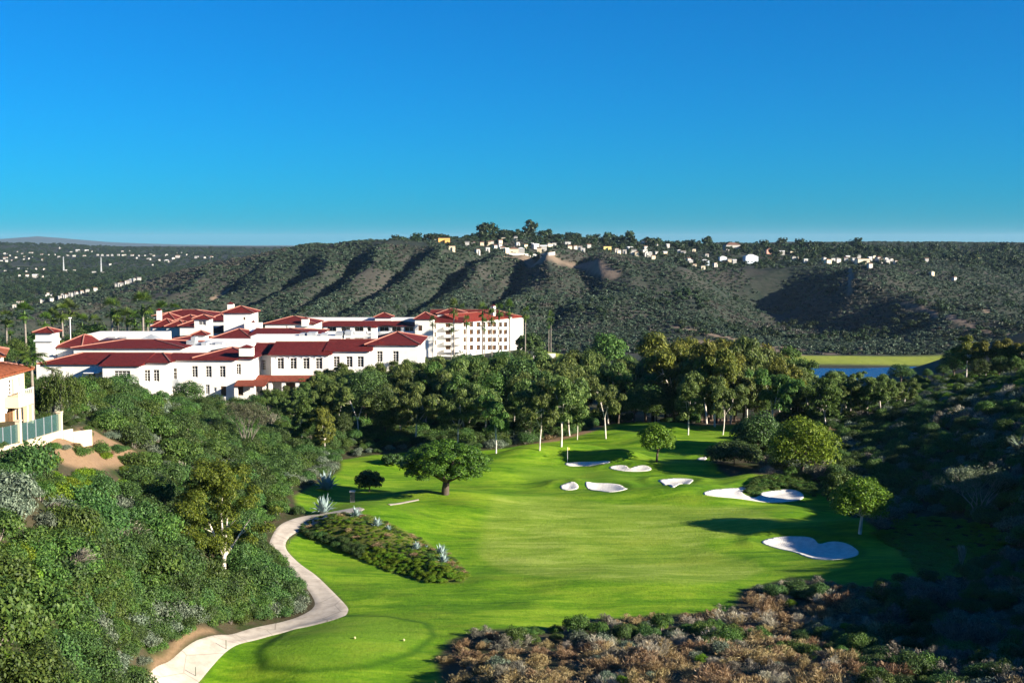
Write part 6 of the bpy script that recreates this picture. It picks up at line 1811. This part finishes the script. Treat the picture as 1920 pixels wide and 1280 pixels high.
# ------------------------------------------------------------------ labels that single things out
LM = [(250,930,'the hollow left of the golden tree'),(500,980,'the brush right of the golden tree'),(250,1080,'the thicket left of the forked trunk'),(470,1110,'the brush below the golden tree'),(200,1170,'the brush above the lower path'),(30,1170,'the bright leaves at the left edge'),(400,880,'the brush above the golden tree'),(330,920,'the upper side of the golden tree'),(130,1010,'the brush below the bright patch'),(380,1130,'the brush left of the path turn'),(520,1100,'the last brush before the path turn'),(130,1230,'the bottom brush left of the path'),(300,800,'the slope right of the bare dirt'),(380,790,'the slope left of the half-bare tree'),(410,980,'the golden forked tree'),(560,1080,'the narrow bend of the path'),(620,1145,'the wide turn of the path'),(330,1190,'the lower run of the path'),(80,1240,'the bottom corner below the garden wall slope'),(100,1080,'the middle of the left slope'),(60,930,'the foot of the garden wall'),(210,830,'the bare dirt patch'),(180,950,'the bright green patch'),(300,850,'the upper left thicket'),(460,800,'the half-bare tree'),(560,900,'the big agave'),(640,840,'the left end of the grove'),(835,840,'the umbrella pine'),(1010,780,'the crooked white trunk'),(1140,760,'the right-curving white trunk'),(1230,800,'the small round tree'),(1350,740,'the twin white trunks'),(1450,740,'the willow-like tree'),(1530,730,'the lagoon'),
 (860,1230,'the tee side of the knoll'),(1050,1200,'the left half of the knoll'),(1300,1200,'the middle of the knoll'),(1500,1130,'the top of the knoll'),(1600,1230,'the shaded end of the knoll'),(1800,1200,'the shaded bottom right corner'),(1770,1060,'the gully mouth'),(1835,930,'the pale many-stemmed tree'),(1505,840,'the largest round tree'),(1612,950,'the bright green round tree'),(1700,830,'the middle of the dark slope'),(1850,780,'the upper dark slope'),(1850,680,'the right hill crest'),(1660,740,'the foot of the hill crest'),
 (780,446,'the left end of the hilltop'),(832,456,'the orange house'),(880,460,'the twin beige houses'),(925,455,'the tallest hilltop trees'),(970,475,'the left terrace wall'),(1015,470,'the right terrace wall'),(1080,465,'the saddle of the ridge'),(1138,468,'the yellow house'),(1200,475,'the dense row of houses'),(1275,475,'the pair of white houses'),(1321,495,'the bluish house'),(1372,475,'the very long building'),(1410,490,'the bluish white wide house'),(1460,476,'the pink house'),(1510,490,'the lone white gable'),(1560,491,'the row above the shaded hill'),(1616,490,'the cream block house'),(1670,492,'the end of the right row'),(1760,490,'the dark wooded valley'),(1880,475,'the right edge of the skyline'),
 (90,478,'the houses left of the fainter mast'),(155,478,'the gap between the masts'),(240,478,'the houses right of the taller mast'),(320,480,'the right third of the left slope'),(100,535,'the left part of the white cluster'),(145,552,'the right part of the white cluster'),(20,480,'the far left edge'),(60,475,'the left skyline houses'),(119,480,'the fainter mast'),(190,480,'the taller mast'),(280,485,'the right end of the left slope'),(370,480,'the start of the dark hill'),(50,515,'the lower left houses'),(120,555,'the white cluster'),(240,538,'the dark hill flank'),(290,690,'the left front wing'),(420,735,'the front wing porch'),(560,690,'the arched windows'),(720,670,'the right end of the front wing'),(800,640,'the corner pavilion'),(900,640,'the far end block'),(1000,650,'the tall bare palm'),(40,590,'the cream villa'),(90,600,'the small left tower'),(140,600,'the tall lamp post'),(220,600,'the middle of the palm row'),(280,590,'the stepped villas'),(1040,580,'the hill behind the grove')]
ORD = ['leftmost','second','third','fourth','fifth','sixth','seventh','eighth','ninth','tenth','eleventh','twelfth','thirteenth','fourteenth','fifteenth','sixteenth']
def single_out():
    from collections import defaultdict
    used = set()
    by = defaultdict(list)
    for o in scene.objects:
        if o.parent is None and o.get('label') and o.get('group'): by[o['label']].append(o)
    for lab, L in by.items():
        if len(L) < 2: continue
        sub = defaultdict(list)
        head = lab.split(' packed in ')[0].split(' on the shaded slope')[0].split(' on the dry knoll')[0].split(' in the lower wood')[0].split(' on the sunlit top')[0].split(' in the grove')[0].split(' in the high part')[0].split(' on the hazy')[0].split(' in the white cluster')[0].split(' in the small group')[0].split(' halfway down')[0].split(' breaking the')[0].split(' along the ridge')[0].split(' at the foot')[0].split(' in the row')[0].split(' along the middle')[0].split(' on the top of')[0].split(' on the right part')[0].split(' among the')[0].split(' below the')[0].split(' on the right hill')[0].split(' standing before')[0].split(' in front of')[0].split(' growing close')[0].split(' behind the')[0].split(' filling')[0]
        for o in L:
            p = o.matrix_basis.translation; u, w = project(p.x, p.y, p.z)
            k = min(LM, key=lambda q: (q[0]-u)**2 + 2.2*(q[1]-w)**2)[2]; sub[k].append((u, w, o))
        for k, M in sub.items():
            M.sort(key=lambda t: t[0])
            h = head
            if len(M) == 1: M[0][2]['label'] = ' '.join((h + ' nearest ' + k).split()[:16]); continue
            for i, (u, w, o) in enumerate(M):
                if i < len(ORD):
                    t = h + ' near ' + k + (', leftmost' if i == 0 else ', rightmost' if i == len(M)-1 else ', ' + ORD[i] + ' from left')
                    if len(t.replace(',', '').split()) > 16: t = ' '.join(h.split()[:4]).replace(' with','').replace(' a','') + t[len(h):]
                    if t in used: t = t.replace(' near ', ' just beside ')
                    used.add(t); o['label'] = t
single_out()
